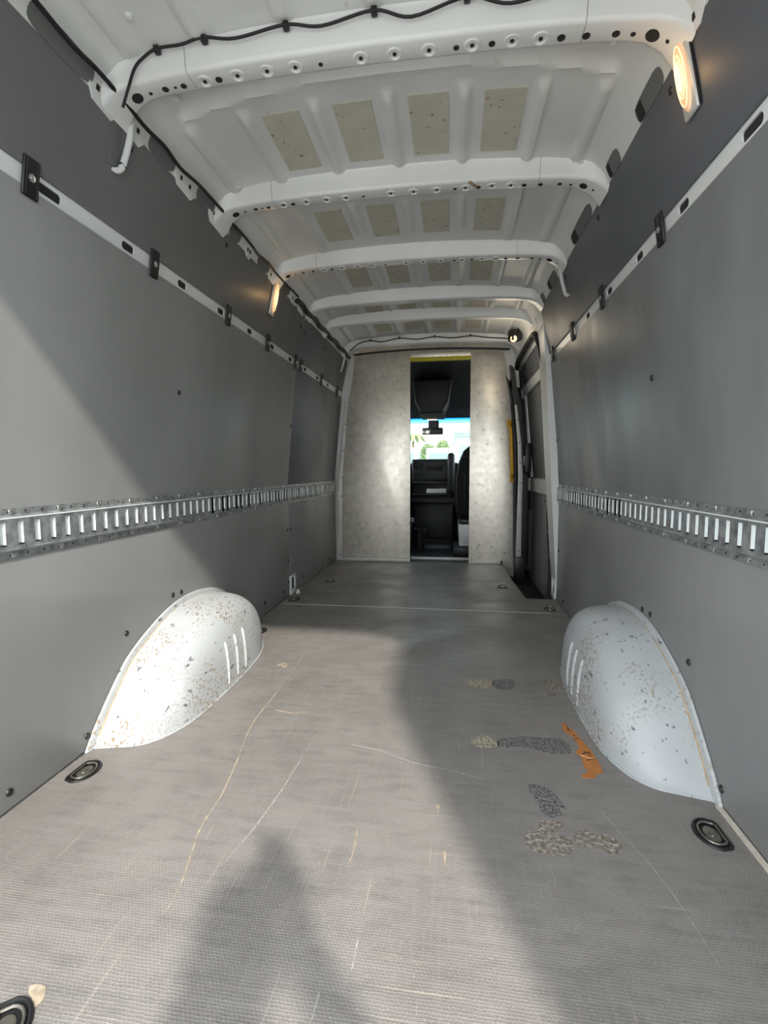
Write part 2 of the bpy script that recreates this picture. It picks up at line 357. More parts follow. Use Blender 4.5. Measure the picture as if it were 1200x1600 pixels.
# plate with slots, in local (u along, v up), rounded slot holes joined to the surrounding cell
def slot_plate(bm, u0, u1, v0, v1, slots, r, depth=.006, t=.0015):
    """slots: list of (uc, half_len). Front skin at z=0, slot walls going back to -depth."""
    edges = [u0]; cells = []
    for uc, hl in slots:
        a, b = uc - hl - .012, uc + hl + .012
        if a > edges[-1] + 1e-4: cells.append((edges[-1], a, None))
        cells.append((max(a, edges[-1]), b, (uc, hl))); edges.append(b)
    cells.append((edges[-1], u1, None)); vc = (v0 + v1) / 2
    for a, b, s in cells:
        if s is None:
            if b - a > 1e-4: bm.faces.new([bm.verts.new(q) for q in ((a, v0, 0), (b, v0, 0), (b, v1, 0), (a, v1, 0))])
            continue
        uc, hl = s; n = 20; I, O, W_ = [], [], []
        for k in range(n):
            an = 2 * PI * (k + .5) / n; c_, s_ = math.cos(an), math.sin(an)
            I.append((uc + math.copysign(hl - r, c_) + r * c_, vc + r * s_))
            # outward to the cell's edge
            tx = ((b - uc) if c_ > 0 else (uc - a)) / max(abs(c_), 1e-6); ty = (v1 - vc) / max(abs(s_), 1e-6)
            sq = max(abs(c_), abs(s_)); O.append((uc + (b - uc if c_ > 0 else uc - a) * c_ / sq, vc + (v1 - vc) * s_ / sq))
        I = [bm.verts.new((x, y, .0)) for x, y in I]; O = [bm.verts.new((x, y, 0)) for x, y in O]
        D = [bm.verts.new((v.co.x, v.co.y, -depth)) for v in I]
        for k in range(n):
            j = (k + 1) % n
            bm.faces.new((O[k], O[j], I[j], I[k])); bm.faces.new((I[k], I[j], D[j], D[k]))
        for su, qv in ((a, None),):
            pass
        # corner triangles
        for (cx, cy) in ((a, v0), (b, v0), (b, v1), (a, v1)):
            near = sorted(O, key=lambda q: (q.co.x - cx) ** 2 + (q.co.y - cy) ** 2)[:2]
            if all(abs(q.co.x - cx) + abs(q.co.y - cy) > 1e-5 for q in near): bm.faces.new((near[0], near[1], bm.verts.new((cx, cy, 0))))
        bm.faces.new([bm.verts.new((uc + q[0] * (hl + .004), vc + q[1] * (r + .003), -depth)) for q in ((-1, -1), (1, -1), (1, 1), (-1, 1))])
# white body rail between middle and upper panels, with oval slots
def body_rail(s, parent, ys, y0, y1):
    bm = B(); M = wallM(s, 0, 1.5745, -.006); sg = 1 if s < 0 else -1
    sl = sorted((sg * y, hl) for y, hl in ys)
    slot_plate(bm, min(sg * y0, sg * y1), max(sg * y0, sg * y1), -.023, .023, sl, .0125, .005)
    bmesh.ops.transform(bm, matrix=M, verts=bm.verts[:])
    o = ob('body_rail', bm, M_white, parent, sharp=.5); return o
HL = [(1.175, .038)] + [(1.48 + .3135 * k, .03) for k in range(10)]
body_rail(-1, WL, HL, Y0, YB - .03); body_rail(1, WR, HL[:6], Y0, 3.26)
# dark throats behind the slots
def throat(s, ys, parent):
    for y, hl in ys:
        M = wallM(s, y, 1.5745, -.0105); bm = box(B(), -hl + .002, hl - .002, -.0115, .0115, -.0005, .0005, M=M); ob('slot_throat', bm, M_dark, parent)
throat(-1, HL, WL); throat(1, HL[:6], WR)

# screws (black dished heads) in the panels
scr_bm = lathe(B(), [(.0, .004), (.003, .0046), (.0075, .004), (.0095, .0022), (.0105, 0)], 12)
first_screw = ob('panel_screw', scr_bm, M_black, PL[0]); first_screw.location = (0, 0, 0)
first_screw.matrix_local = wallM(-1, 1.013, .047)
def screws(par, s, lst):
    for y, z in lst: link(first_screw, par, wallM(s, y, z))
screws(PL[0], -1, [(1.278, .046), (1.478, .302), (1.759, .364), (1.819, .362), (2.104, .299), (2.46, .09), (2.70, .07), (3.02, .06), (3.13, .46), (3.13, .25), (3.13, .10)])
screws(PL[1], -1, [(3.19, .46), (3.22, .07), (3.45, .07), (3.75, .07), (4.0, .07), (4.2, .07), (4.4, .4), (4.4, .55)])
screws(PL[2], -1, [(1.799, 1.169), (3.13, 1.16)]); screws(PL[4], -1, [(1.425, 1.836), (2.054, 1.834), (2.68, 1.83), (3.12, 1.80)])
screws(PL[5], -1, [(3.2, 1.78), (3.7, 1.80)])
screws(PR[0], 1, [(1.276, .044), (1.475, .298), (1.758, .356), (1.827, .354), (2.112, .291), (2.5, .08), (3.06, .046), (3.22, .34)])
screws(PR[1], 1, [(1.736, 1.163), (3.23, 1.05)]); screws(PR[2], 1, [(1.434, 1.843), (2.065, 1.84), (2.62, 1.83), (.98, 1.72)])

# small white body brackets with a dark window at the foot of the seam (driver side) and door post
def foot_bracket(s, y, parent):
    bm = B(); M = wallM(s, y, .075, .0)
    for a, b, c, d in ((-.055, .055, .045, .062), (-.055, .055, -.07, -.035), (-.055, -.03, -.035, .045), (.03, .055, -.035, .045)): box(bm, a, b, c, d, 0, .012, .002, M=M)
    o = ob('foot_bracket', bm, M_white, parent)
    ob('bracket_window', box(B(), -.03, .03, -.035, .045, .0, .003, M=M), M_dark, o)
foot_bracket(-1, 3.20, WL); foot_bracket(1, 3.32, WR)
ob('tank_tab', lathe(B(), [(.0, 0), (.018, 0), (.014, .02), (.006, .03), (.0, .032)], 10, Matrix.Translation((-.862, 3.22, .001)), cap=False), M_alustrip, WL)

# ---------------------------------------------------------------- logistics tracks
def etrack(s, y0, y1, first, label):
    t = thing('logistics_track', (s * .8985, y0, .64), label, 'cargo rail', 'slotted cargo rails on the side walls')
    sg = 1 if s < 0 else -1; M = wallM(s, 0, .7035)
    U0, U1 = min(sg * y0, sg * y1), max(sg * y0, sg * y1); bm = B()
    ys = []; y = first
    while y < y1 - .03:
        ys.append(y); y += .0508
    us = sorted(sg * y for y in ys); hw, hh = .0085, .030
    prof = [(-.0635, .0005), (-.0635, .003), (-.047, .003), (-.042, .012), (-.038, .013)]
    def strip(a, za, b, zb):
        bm.faces.new([bm.verts.new(q) for q in ((U0, a, za), (U1, a, za), (U1, b, zb), (U0, b, zb))])
    for k in range(4):
        (a, za), (b, zb) = prof[k], prof[k + 1]; strip(a, za, b, zb); strip(-a, za, -b, zb)
    Z = .013; cur = U0
    for u in us:
        for q in (((cur, -.038), (u - hw, .038)), ((u - hw, -.038), (u + hw, -hh)), ((u - hw, hh), (u + hw, .038))):
            (a, b), (c, d) = q
            bm.faces.new([bm.verts.new(v) for v in ((a, b, Z), (c, b, Z), (c, d, Z), (a, d, Z))])
        cur = u + hw
    bm.faces.new([bm.verts.new(v) for v in ((cur, -.038, Z), (U1, -.038, Z), (U1, .038, Z), (cur, .038, Z))])
    for u in (U0, U1):
        bm.faces.new([bm.verts.new((u, a, z)) for a, z in prof + [(-a, z) for a, z in prof[::-1]]])
    bmesh.ops.transform(bm, matrix=M, verts=bm.verts[:]); bmesh.ops.remove_doubles(bm, verts=bm.verts[:], dist=1e-5)
    ob('rail', bm, M_zinc, t, sharp=.4)
    for vv in (-.0395, .0395): ob('added_ridge', tube(B(), [M @ Vector((U0, vv, .0125)), M @ Vector((U1, vv, .0125))], .0022, 6), M_glint if vv > 0 else M_zinc, t)  # added tubes; the upper one's pale colour imitates the sunlit shoulder highlight
    # rolled lip at the forward edge of every slot, reflected daylight painted pale
    lb = B(); n = 5
    V = grid(lb, n, 2, lambda i, j: (sg * (hw - .0085 * (1 - math.cos(i / (n - 1) * PI / 2))), (-hh + .004, hh)[j], Z - .0005 - .0105 * math.sin(i / (n - 1) * PI / 2)))
    lip = None
    for y in ys:
        if lip is None:
            lip = ob('slot_lip', lb, M_glint, t); lip.matrix_local = Matrix.Translation(-OFF[t.name]) @ wallM(s, y, .7035)
        else: link(lip, t, wallM(s, y, .7035))
    back = ob('track_backing', box(B(), U0 + .01, U1 - .01, -.036, .036, .0006, .0012, M=M), M_panel, t)
    # flange rivets
    rb = None; k = 0; y = y0 + .16
    while y < y1 - .05:
        for zz in (.7035 - .055, .7035 + .055):
            Mm = wallM(s, y, zz, .003)
            if rb is None:
                rb = ob('flange_screw', lathe(B(), [(.0075, 0), (.0068, .003), (.003, .0045), (.001, .0046)], 10), M_screw, t); rb.matrix_local = Matrix.Translation(-OFF[t.name]) @ Mm
            else: link(rb, t, Mm)
        y += .3048 / 2
    hb = None; y = y0 + .05
    while y < min(y1 - .03, 2.6):
        for zz in (.7035 - .055, .7035 + .055):
            Mm = wallM(s, y, zz, .003)
            if hb is None:
                hb = ob('flange_hole', lathe(B(), [(.003, 0), (.003, .0004)], 8), M_dark, t); hb.matrix_local = Matrix.Translation(-OFF[t.name]) @ Mm
            else: link(hb, t, Mm)
        y += .0508
    return t
etrack(-1, .45, 4.46, 1.032 - .0508 * 11, 'long galvanised slotted cargo rail on the plain driver-side wall reaching the metal bulkhead')
etrack(1, .45, 3.26, 1.036 - .0508 * 11, 'shorter galvanised slotted cargo rail on the passenger-side wall ending behind the sliding door')

# ---------------------------------------------------------------- panel clips on the white rail
def clip(s, y, z, label):
    t = thing('panel_clip', (s * wx(z), y, z), label, 'clip', 'black panel clips on the white wall rails'); th = wallM(s, y, z); th.translation = (0, 0, 0)
    t.matrix_world = Matrix.Translation((s * wx(z), y, z)) @ th
    if 'plate' not in CL:
        CL['plate'] = ob('clip_plate', box(B(), -.0235, .0235, -.046, .046, .0005, .009, .004, 3), M_black, t, local=True)
        CL['ridge'] = []
        for u in (-.0155, .0155):
            CL['ridge'].append(ob('clip_ridge', box(B(), u - .0012, u + .0012, -.042, .042, .0085, .0102, .0006, 1), M_cab2, t, local=True))
        CL['screw'] = ob('clip_screw', lathe(B(), [(.0095, .0088), (.0095, .0105), (.0075, .011), (.006, .0096), (.0035, .0096), (.0033, .0115), (.001, .0118)], 14), M_screw, t, local=True)
    else:
        for q in [CL['plate'], CL['screw']] + CL['ridge']:
            c = q.copy(); COL.objects.link(c); c.parent = t; c.matrix_parent_inverse = Matrix(); c.matrix_basis = Matrix()
CL = {}
CLL = ['nearest the rear opening', 'second from the rear opening', 'third from the rear opening', 'fourth from the rear opening', 'just behind the panel seam', 'just ahead of the panel seam', 'second ahead of the panel seam', 'closest to the metal bulkhead']
for y, q in zip((1.107, 1.602, 2.16, 2.641, 3.125, 3.235, 3.759, 4.293), CLL): clip(-1, y, 1.5745, 'black plastic clip on the driver-side white rail, ' + q)
CLR = ['nearest the rear opening', 'second from the rear opening', 'third from the rear opening', 'closest to the sliding door']
for y, q in zip((1.604, 2.175, 2.67, 3.16), CLR): clip(1, y, 1.5745, 'black plastic clip on the passenger-side white rail, ' + q)

# ---------------------------------------------------------------- ceiling
BOWS = [1.345, 1.975, 2.615, 3.215, 3.61, 4.255]
def roof_outer():
    xs = [-.80 + .1 * k for k in range(17)]
    pts = [(x, 2.10) for x in xs] + [(.97, 2.0), (.97, 1.86), (.90, 1.80)] + [(.84, 1.80), (.80, 1.86), (.79, 1.95), (.74, 2.04), (-.74, 2.04), (-.79, 1.95), (-.80, 1.86), (-.84, 1.80), (-.90, 1.80), (-.97, 1.86), (-.97, 2.0)]
    return prism(B(), pts, 'y', Y0 - .02, 6.0)
CE = tag(ob('ceiling', roof_outer(), M_white), kind='structure')
def bead(x, y, specs):
    z = 0
    for bx_, ya, yb, hw in specs:
        d = abs(x - bx_)
        if d < hw * 1.6:
            e = min(1, max(0, (y - ya) / .03)) * min(1, max(0, (yb - y) / .03))
            z += e * .017 * (1 - max(0, min(1, (d - hw * .6) / (hw * .5))))
    return z
def roof_panel(y0, y1, specs, ridge=None, label=None):
    bm = B(); nx = 165; ny = max(6, int((y1 - y0) / .014))
    def f(i, j):
        x = -.775 + 1.55 * i / (nx - 1); y = y0 + (y1 - y0) * j / (ny - 1); z = skin_z(x)
        if abs(x) < .70:
            z -= bead(x, y, specs)
            if ridge is not None:
                lim = min(1, max(0, (.675 - abs(x)) / .02))
                yr = ridge + .05 * (x / .66) ** 2
                z += .019 * lim * (1 - min(1, max(0, (y - yr + .004) / .02))) - .010 * lim * math.exp(-((y - yr - .008) / .009) ** 2)
        return (x, y, z)
    grid(bm, nx, ny, f)
    return ob('roof_panel', bm, M_roof, CE, sharp=1.0)
BX = [-.655, -.466, -.236, 0, .236, .47, .645]
def spec(ya, yb, short=None): return [(x, (short[0] if short and abs(x) < .3 else ya), (short[1] if short and abs(x) < .3 else yb), .021) for x in BX]
bays = [(Y0, 1.31, spec(.5, 1.305), None), (1.38, 1.94, spec(1.56, 1.95), 1.485), (2.01, 2.58, spec(2.03, 2.57, (2.15, 2.44)), None), (2.65, 3.18, spec(2.67, 3.17), None),
        (3.25, 3.575, spec(3.26, 3.57), None), (3.645, 4.22, spec(3.65, 4.2), None), (4.29, 4.56, spec(4.3, 4.5), None)]
for y0, y1, sp_, rd in bays: roof_panel(y0 - .04, y1 + .04, sp_, rd)
def sound_pad(x0, x1, y0, y1):
    bm = B(); n = 8
    V = grid(bm, n, n, lambda i, j: (x0 + (x1 - x0) * i / (n - 1), y0 + (y1 - y0) * j / (n - 1), skin_z(x0 + (x1 - x0) * i / (n - 1)) - .0035))
    r = bmesh.ops.extrude_face_region(bm, geom=bm.faces[:]); bmesh.ops.translate(bm, verts=[v for v in r['geom'] if isinstance(v, bmesh.types.BMVert)], vec=(0, 0, .003))
    ob('sound_pad', bm, M_pad, CE)
for ya, yb in ((1.575, 1.86), (2.16, 2.435), (2.77, 3.04), (3.31, 3.52), (3.74, 4.02)):
    for xc in (-.355, -.118, .124, .362): sound_pad(xc - .063, xc + .063, ya * 1.013, yb * 1.013)
# small roof bolts
bolt = None
for y, x in ((1.20, -.60), (1.9, -.64), (2.3, -.67), (1.93, .66), (2.35, .66), (1.46, -.63), (1.45, .62)):
    bm = lathe(B(), [(.011, 0), (.010, -.006), (.005, -.008), (.002, -.008)], 10, Matrix.Translation((x, y, skin_z(x) - bead(x, y, spec(1.56, 1.95)))))
    ob('roof_bolt', bm, M_white, CE)

# ---------------------------------------------------------------- roof bows
bow_lab = ['white roof bow nearest the rear opening with a black wire clipped along it', 'second white roof bow from the rear with a rusty brown scrape underneath', 'third white roof bow from the rear opening',
           'fourth white roof bow from the rear opening', 'fifth white roof bow from the rear, short gap behind it', 'white roof bow closest to the metal bulkhead carrying a thin wire']
bow_things = []
for bi, yc in enumerate(BOWS):
    t = thing('roof_bow', (0, yc, 1.94), bow_lab[bi], 'roof beam', 'white roof bows'); bow_things.append(t)
    bm = B(); xs = [-.757, -.74, -.72, -.70, -.68, -.655, -.62, -.58] + [-.5 + .1 * k for k in range(11)] + [.58, .62, .655, .68, .70, .72, .74, .757]
    hwid = .036 if bi < 4 else .03
    def sec(i, j):
        x = xs[i]; zb = bow_z(x); zt = max(skin_z(x) + .004, zb + .004); fl_ = 1 + 1.0 * max(0, (abs(x) - .64) / .1) ** 1.5 * .5
        a = hwid * fl_
        prof = [(-a - .012, zt), (-a - .004, zt - .012), (-a, zb + .012), (-a + .004, zb + .003), (-a + .012, zb), (a - .012, zb + .001), (a - .003, zb + .004), (a, zb + .012), (a + .006, zt)]
        return (x, yc + prof[j][0], prof[j][1])
    grid(bm, len(xs), 9, sec)
    ob('bow_channel', bm, M_white, t, sharp=.9)
    if bi < 3:
        hs = [(-.686, .016), (-.645, .005), (-.60, .0095), (-.57, .004), (-.545, .0085), (-.465, .004), (-.44, .0095), (-.15, .006), (.21, .0075), (.30, .0085), (.47, .010), (.53, .0095), (.60, .0095), (.64, .006), (.685, .017), (.72, .005)]
        if bi: hs = [(x * 1.0, r * .9) for x, r in hs]
        for x, r in hs:
            ob('bow_hole', lathe(B(), [(r, .0), (r, -.0012)], 14, Matrix.Translation((x, yc + .006, bow_z(x) - .0002)) @ Matrix.Rotation(math.atan2(bow_z(x - .02) - bow_z(x + .02), .04), 4, 'Y')), M_dark, t)
        for x in (-.385, -.30, -.22, -.04, .05, .14, .25, .35, .42, -.48):
            d = ob('bow_dimple', lathe(B(), [(.021, .001), (.0195, -.003), (.015, -.0032), (.012, .0), (.005, .0)], 18, Matrix.Translation((x, yc + .004, bow_z(x))), cap=False), M_white, t)
            ob('rivet_hole', lathe(B(), [(.0055, .0), (.0055, -.0018)], 10, Matrix.Translation((x, yc + .004, bow_z(x)))), M_dark, d)
        for x in (-.515, .52):
            jb = B(); zb = bow_z(x); zt = skin_z(x); q = [(-hwid - .0125, zt), (-hwid - .0046, zt - .012), (-hwid - .0006, zb + .012), (-hwid + .004, zb + .0024), (-hwid + .012, zb - .0006), (hwid - .012, zb + .0004)]
            A = [jb.verts.new((x, yc + u, z)) for u, z in q]; C = [jb.verts.new((x + .0014, yc + u, z)) for u, z in q]
            for k in range(5): jb.faces.new((A[k], A[k + 1], C[k + 1], C[k]))
            ob('joint_line', jb, M_greycav, t)
    if bi == 1:
        bm = B(); 
        for k in range(5):
            box(bm, .26 + .008 * k, .272 + .009 * k, yc - .036 + .010 * k, yc - .022 + .010 * k, bow_z(.27) - .0012, bow_z(.27) + .002)
        ob('rust_scrape', bm, M_caulk, t)
# front header under the roof at the bulkhead
hd = ob('roof_header', tube(B(), [(x, 4.45, 1.952 - .03 * (x / .7) ** 2) for x in [-.7 + .1 * k for k in range(15)]], .009, 8), M_black, CE)
# rear door header with rounded upper corners
hp = [(-.95, 2.1), (.95, 2.1), (.95, -.2), (.83, -.2), (.83, .8), (.79, 1.45), (.755, 1.66), (.70, 1.79), (.62, 1.845), (.5, 1.862), (-.5, 1.862), (-.62, 1.845), (-.70, 1.79), (-.755, 1.66), (-.79, 1.45), (-.83, .8), (-.83, -.2), (-.95, -.2)]
fr_ = tag(ob('trim_1', prism(B(), hp, 'y', Y0 - .03, Y0 + .05, .006), M_white), kind='structure')

# cant rail details: white tabs, dark recesses, hooked tie bars
def tabs(s, parent, ys):
    for y, wd, dp in ys:
        M = wallM(s, y, 1.895, .002); bm = B()
        prism(bm, [(-wd, .03), (wd, .03), (wd, -.012), (wd * .55, -dp), (-wd * .7, -dp * .8), (-wd, -.01)], 'z', 0, .004, .001); bmesh.ops.transform(bm, matrix=M, verts=bm.verts[:])
        o = ob('cant_tab', bm, M_white, parent)
        for u in (-.5, .3): ob('square_hole', box(B(), wd * u - .006, wd * u + .006, -.008, .006, .003, .0055, M=M), M_dark, o)
tabs(-1, WL, [(1.30, .06, .045), (1.42, .06, .04), (1.71, .07, .04), (1.96, .09, .05), (2.25, .03, .035), (2.56, .07, .035), (2.9, .06, .03), (3.05, .08, .04), (3.4, .05, .03)])
tabs(1, WR, [(1.30, .06, .03), (1.98, .07, .02), (2.62, .06, .02)])
def recess(s, parent, ys):
    nrm = Vector((-s * .909, 0, -.418)); up = Vector((-s * .418, 0, .909)); ax = up.cross(nrm)
    for y, wd in ys:
        M = Matrix.Translation(Vector((s * .7485, y, 1.899)) + nrm * .004) @ Matrix((ax, up, nrm)).transposed().to_4x4(); bm = B(); n = 20
        prism(bm, [(wd * math.copysign(abs(math.cos(2 * PI * k / n)) ** .45, math.cos(2 * PI * k / n)), .026 * math.copysign(abs(math.sin(2 * PI * k / n)) ** .6, math.sin(2 * PI * k / n)) + .004) for k in range(n)], 'z', -.003, .0); bmesh.ops.transform(bm, matrix=M, verts=bm.verts[:])
        o = ob('rail_recess', bm, M_greycav, parent)
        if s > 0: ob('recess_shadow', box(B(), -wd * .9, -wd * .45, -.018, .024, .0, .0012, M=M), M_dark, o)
recess(1, WR, [(1.53, .085), (1.83, .055), (2.25, .15), (2.85, .10), (3.15, .07)]); recess(-1, WL, [(1.56, .07), (1.84, .065), (2.1, .05), (2.42, .07), (2.72, .09), (1.15, .10)])
def tie_bar(s, y, parent, deep):
    bm = B(); P = spline([(s * (wx(1.90) - .008), y + .03, 1.905), (s * (wx(1.85) - .012), y + .03, 1.85), (s * (wx(1.77) - .012), y + .018, 1.77), (s * (wx(1.745) - .010), y + .006, 1.746), (s * (wx(1.74) - .004), y - .012, 1.740)], 5)
    tube(bm, P, [.0095] * (len(P) - 8) + [.009, .009, .009, .008, .008, .007, .006, .005], 10); ob('tie_bar', bm, M_white, parent)
    if deep:
        M = wallM(s, y - .012, 1.815, .0005); ob('bar_recess', box(B(), -.022, .022, -.068, .07, 0, .002, .0008, M=M), M_greycav, parent)
tie_bar(-1, 1.372, WL, True); tie_bar(1, 2.625, WR, False); tie_bar(-1, 4.25, WL, False)

# ---------------------------------------------------------------- cables
def cable(name, pts, r, label, clips=()):
    t = thing(name, pts[0], label, 'cable'); ob('cable_run', tube(B(), spline(pts, 6), r, 8), M_cable, t)
    for c in clips:
        o = ob('cable_clip', box(B(), c[0] - .008, c[0] + .008, c[1] - .008, c[1] + .008, c[2] - .008, c[2] + .010, .003), M_black, t)
        ob('clip_tail', box(B(), c[0] - .004, c[0] + .004, c[1] - .014, c[1] - .006, c[2] - .003, c[2] + .004, .001), M_black, o)
rr = random.Random(3); P = []
for k in range(26):
    y = .46 + k * (2.9 - .46) / 25
    P.append((-.722 + rr.uniform(-.006, .006), y, 1.915 + rr.uniform(-.006, .006) - .012))
cable('wiring_loom', P, .0062, 'thick black taped wiring loom along the driver-side roof edge')
P = [(-.735, 2.93 + .1 * k, 1.895 + .008 * math.sin(k * 2.1)) for k in range(16)]
cable('wiring_loom', P, .017, 'bulky black wiring bundle in the driver-side roof corner towards the bulkhead')
yb = BOWS[0] - .052
cable('bow_wire', [(-.70, yb + .01, 1.86), (-.672, yb, 1.905), (-.65, yb - .004, 1.945), (-.62, yb - .006, 1.968), (-.58, yb - .008, 1.983), (-.51, yb - .008, 1.985), (-.45, yb - .008, 1.995), (-.36, yb - .008, 1.982), (-.225, yb - .008, 1.998), (-.13, yb - .006, 1.985), (.005, yb - .008, 2.003), (.10, yb - .006, 1.978), (.235, yb - .008, 2.004), (.34, yb - .006, 1.978), (.48, yb - .008, 1.995), (.62, yb - .004, 1.98)], .0038,
      'thin wavy black wire along the roof bow nearest the rear', [(-.585, yb, 1.985), (-.45, yb, 1.995), (-.225, yb, 2.0), (.005, yb, 2.006), (.235, yb, 2.008), (.48, yb, 1.998)])
yb = BOWS[5] - .05
cable('bow_wire', [(-.68, yb, 1.90), (-.6, yb, 1.96), (-.5, yb, 1.98), (-.4, yb, 1.965), (-.25, yb, 1.99), (-.1, yb, 1.975), (.05, yb, 1.99), (.2, yb, 1.975), (.35, yb, 1.985), (.5, yb, 1.965), (.66, yb, 1.95)], .0045,
      'thin black wire along the roof bow closest to the bulkhead', [(-.5, yb, 1.982), (-.25, yb, 1.992), (.05, yb, 1.993), (.35, yb, 1.988)])

# ---------------------------------------------------------------- dome lamps
M_lens = emis('amber_lamp_lens', (1, .50, .20), .14, (.85, .6, .4)); M_bulb = emis('hot_filament_glow', (1, .74, .40), .45)
def dome_lamp(s, y, z, label):
    t = thing('dome_lamp', (s * wx(z), y, z), label, 'lamp', 'amber dome lamps high on the side walls'); M = wallM(s, y, z, .0)
    def ellip(a, b, z0, z1, n=24, pw=1.0):
        bm = B(); rings = []
        for q in range(7):
            f = q / 6; k = math.cos(f * PI / 2) ** .6 if q < 6 else 0.02
            rings.append([bm.verts.new((a * k * math.cos(2 * PI * i / n), b * k * math.copysign(abs(math.sin(2 * PI * i / n)) ** pw, math.sin(2 * PI * i / n)), z0 + (z1 - z0) * math.sin(f * PI / 2))) for i in range(n)])
        for A, C in zip(rings, rings[1:]):
            for i in range(n): bm.faces.new((A[i], A[(i + 1) % n], C[(i + 1) % n], C[i]))
        bm.faces.new(rings[-1]); bm.faces.new(rings[0][::-1]); bmesh.ops.transform(bm, matrix=M, verts=bm.verts[:]); return bm
    ob('lamp_base', box(B(), -.031, .031, -.094, .096, .001, .013, .006, M=M), M_alustrip, t)
    ob('lamp_lens', ellip(.024, .084, .0125, .024, pw=.75), M_lens, t)
    ring = B()
    for k in (1.0, .72, .45): tube(ring, [M @ Vector((.022 * k * math.cos(a), .070 * k * math.sin(a), .0265 - .006 * k ** 2)) for a in [2 * PI * i / 24 for i in range(24)]], .0014, 6, True)
    ob('lens_ribs', ring, M_bulb, t)
    ob('hot_spot', ellip(.011, .048, .018, .0262), M_bulb, t)
    ob('base_teeth', box(B(), .031, .035, -.09, .085, .001, .006, M=M), M_cab2, t)
    bl = bpy.data.lights.new('dome_bulb', 'POINT'); bl.energy = .06; bl.color = (1, .6, .25); bl.shadow_soft_size = .02
    lo = bpy.data.objects.new('dome_bulb', bl); COL.objects.link(lo); lo.parent = t; lo.matrix_local = Matrix.Translation(-OFF[t.name]) @ (M @ Matrix.Translation((0, 0, .06)))
dome_lamp(1, 1.345, 1.815, 'lit amber dome lamp by the passenger-side end of the rearmost roof bow')
dome_lamp(-1, 2.61, 1.805, 'lit amber dome lamp on the driver-side upper panel under the third roof bow')
t = thing('work_lamp', (.672, 3.95, 1.89), 'small black work lamp glowing above the sliding door', 'lamp')
ob('lamp_housing', box(B(), -.04, .04, -.02, .05, -.035, .05, .008, M=Matrix.Translation((.688, 3.95, 1.90)) @ Matrix.Rotation(.5, 4, 'Z')), M_black, t)
ob('lamp_bracket', box(B(), .70, .735, 3.94, 3.99, 1.88, 1.96, .004), M_black, t)
bl = bpy.data.lights.new('work_bulb', 'POINT'); bl.energy = .55; bl.color = (1, .86, .66); bl.shadow_soft_size = .1
lo = bpy.data.objects.new('work_bulb', bl); COL.objects.link(lo); lo.parent = t; lo.location = Vector((.58, 3.72, 1.78)) - OFF[t.name]
ob('lamp_face', lathe(B(), [(.026, 0), (.026, .006), (.018, .014), (.002, .017)], 16, Matrix.Translation((.672, 3.936, 1.878)) @ Matrix.Rotation(PI / 2 + .35, 4, 'X') @ Matrix.Rotation(-.4, 4, 'Y')), M_bulb, t)

# ---------------------------------------------------------------- wheel arches
def wheel_arch(s, label):
    t = thing('wheel_arch', (s * .8985, 1.84, 0), label, 'wheel arch', 'white wheel arches')
    ys = []
    for a, b in zip(AY, AY[1:]):
        for k in range(4): ys.append(a + (b - a) * k / 4)
    ys.append(AY[-1]); nth = 25; ex = 2 / 3.5
    def sm(vals, y):
        # smooth interpolation
        for i in range(len(AY) - 1):
            if y <= AY[i + 1] + 1e-9:
                t_ = (y - AY[i]) / (AY[i + 1] - AY[i]); p = [vals[max(i - 1, 0)], vals[i], vals[i + 1], vals[min(i + 2, len(vals) - 1)]]
                yy = [AY[max(i - 1, 0)], AY[i], AY[i + 1], AY[min(i + 2, len(AY) - 1)]]
                m1 = (p[2] - p[0]) / max(yy[2] - yy[0], 1e-6); m2 = (p[3] - p[1]) / max(yy[3] - yy[1], 1e-6); h = AY[i + 1] - AY[i]
                t2, t3 = t_ * t_, t_ ** 3
                return max(0, (2 * t3 - 3 * t2 + 1) * p[1] + (t3 - 2 * t2 + t_) * h * m1 + (-2 * t3 + 3 * t2) * p[2] + (t3 - t2) * h * m2)
        return 0
    def pt(y, th, out=0):
        h, d = sm(AH, y) + .0, sm(AD, y); c, q = math.cos(th), math.sin(th)
        x = d * max(c, 0) ** ex; z = h * max(q, 0) ** ex
        # inner wall leans a little: widest at the floor
        return Vector((s * (.8985 - x * (1 - .07 * q) - out * c), y, z + out * q))
    bm = B(); grid(bm, len(ys), nth, lambda i, j: pt(ys[i], PI / 2 * j / (nth - 1)))
    bmesh.ops.remove_doubles(bm, verts=bm.verts[:], dist=1e-5)
    ob('arch_shell', bm, M_arch, t, sharp=1.2)
    # weld flange against the wall and its sealant
    bm = B(); n = len(ys)
    def fl_pt(i, j):
        y = ys[i]; h = sm(AH, y); k = (y - 1.84) / .56; dn = Vector((0, k * .9, 1)).normalized() if h > 0 else Vector((0, math.copysign(1, k), 0))
        q = [(.0, .012), (.008, .012), (.022, .009), (.024, .001)][j]
        return (s * (.8985 - q[1]), y + dn.y * q[0], max(.001, h + dn.z * q[0] - .004))
    grid(bm, n, 4, fl_pt); ob('weld_flange', bm, M_arch, t, sharp=1.0)
    P = [fl_pt(i, 0) for i in range(0, n, 2)]; P = [(x - s * .0015, y, z + .001) for x, y, z in P]
    ob('sealant_bead', tube(B(), P[3:-8], .0042, 6), M_caulk, t)
    for y in (1.74, 1.82, 1.90):
        P = [pt(y + .001 * q, PI / 2 * (.005 + .26 * q / 8), .0015) for q in range(9)]
        ob('swage', tube(B(), P, [.003] + [.0065] * 7 + [.003], 8), M_arch, t)
    # floor-line sealant
    P = [pt(y, 0, .003) + Vector((0, 0, .002)) for y in ys]; ob('floor_seal', tube(B(), P, .003, 6), M_arch, t)
wheel_arch(-1, 'scuffed white wheel arch in sunlight against the driver-side wall')
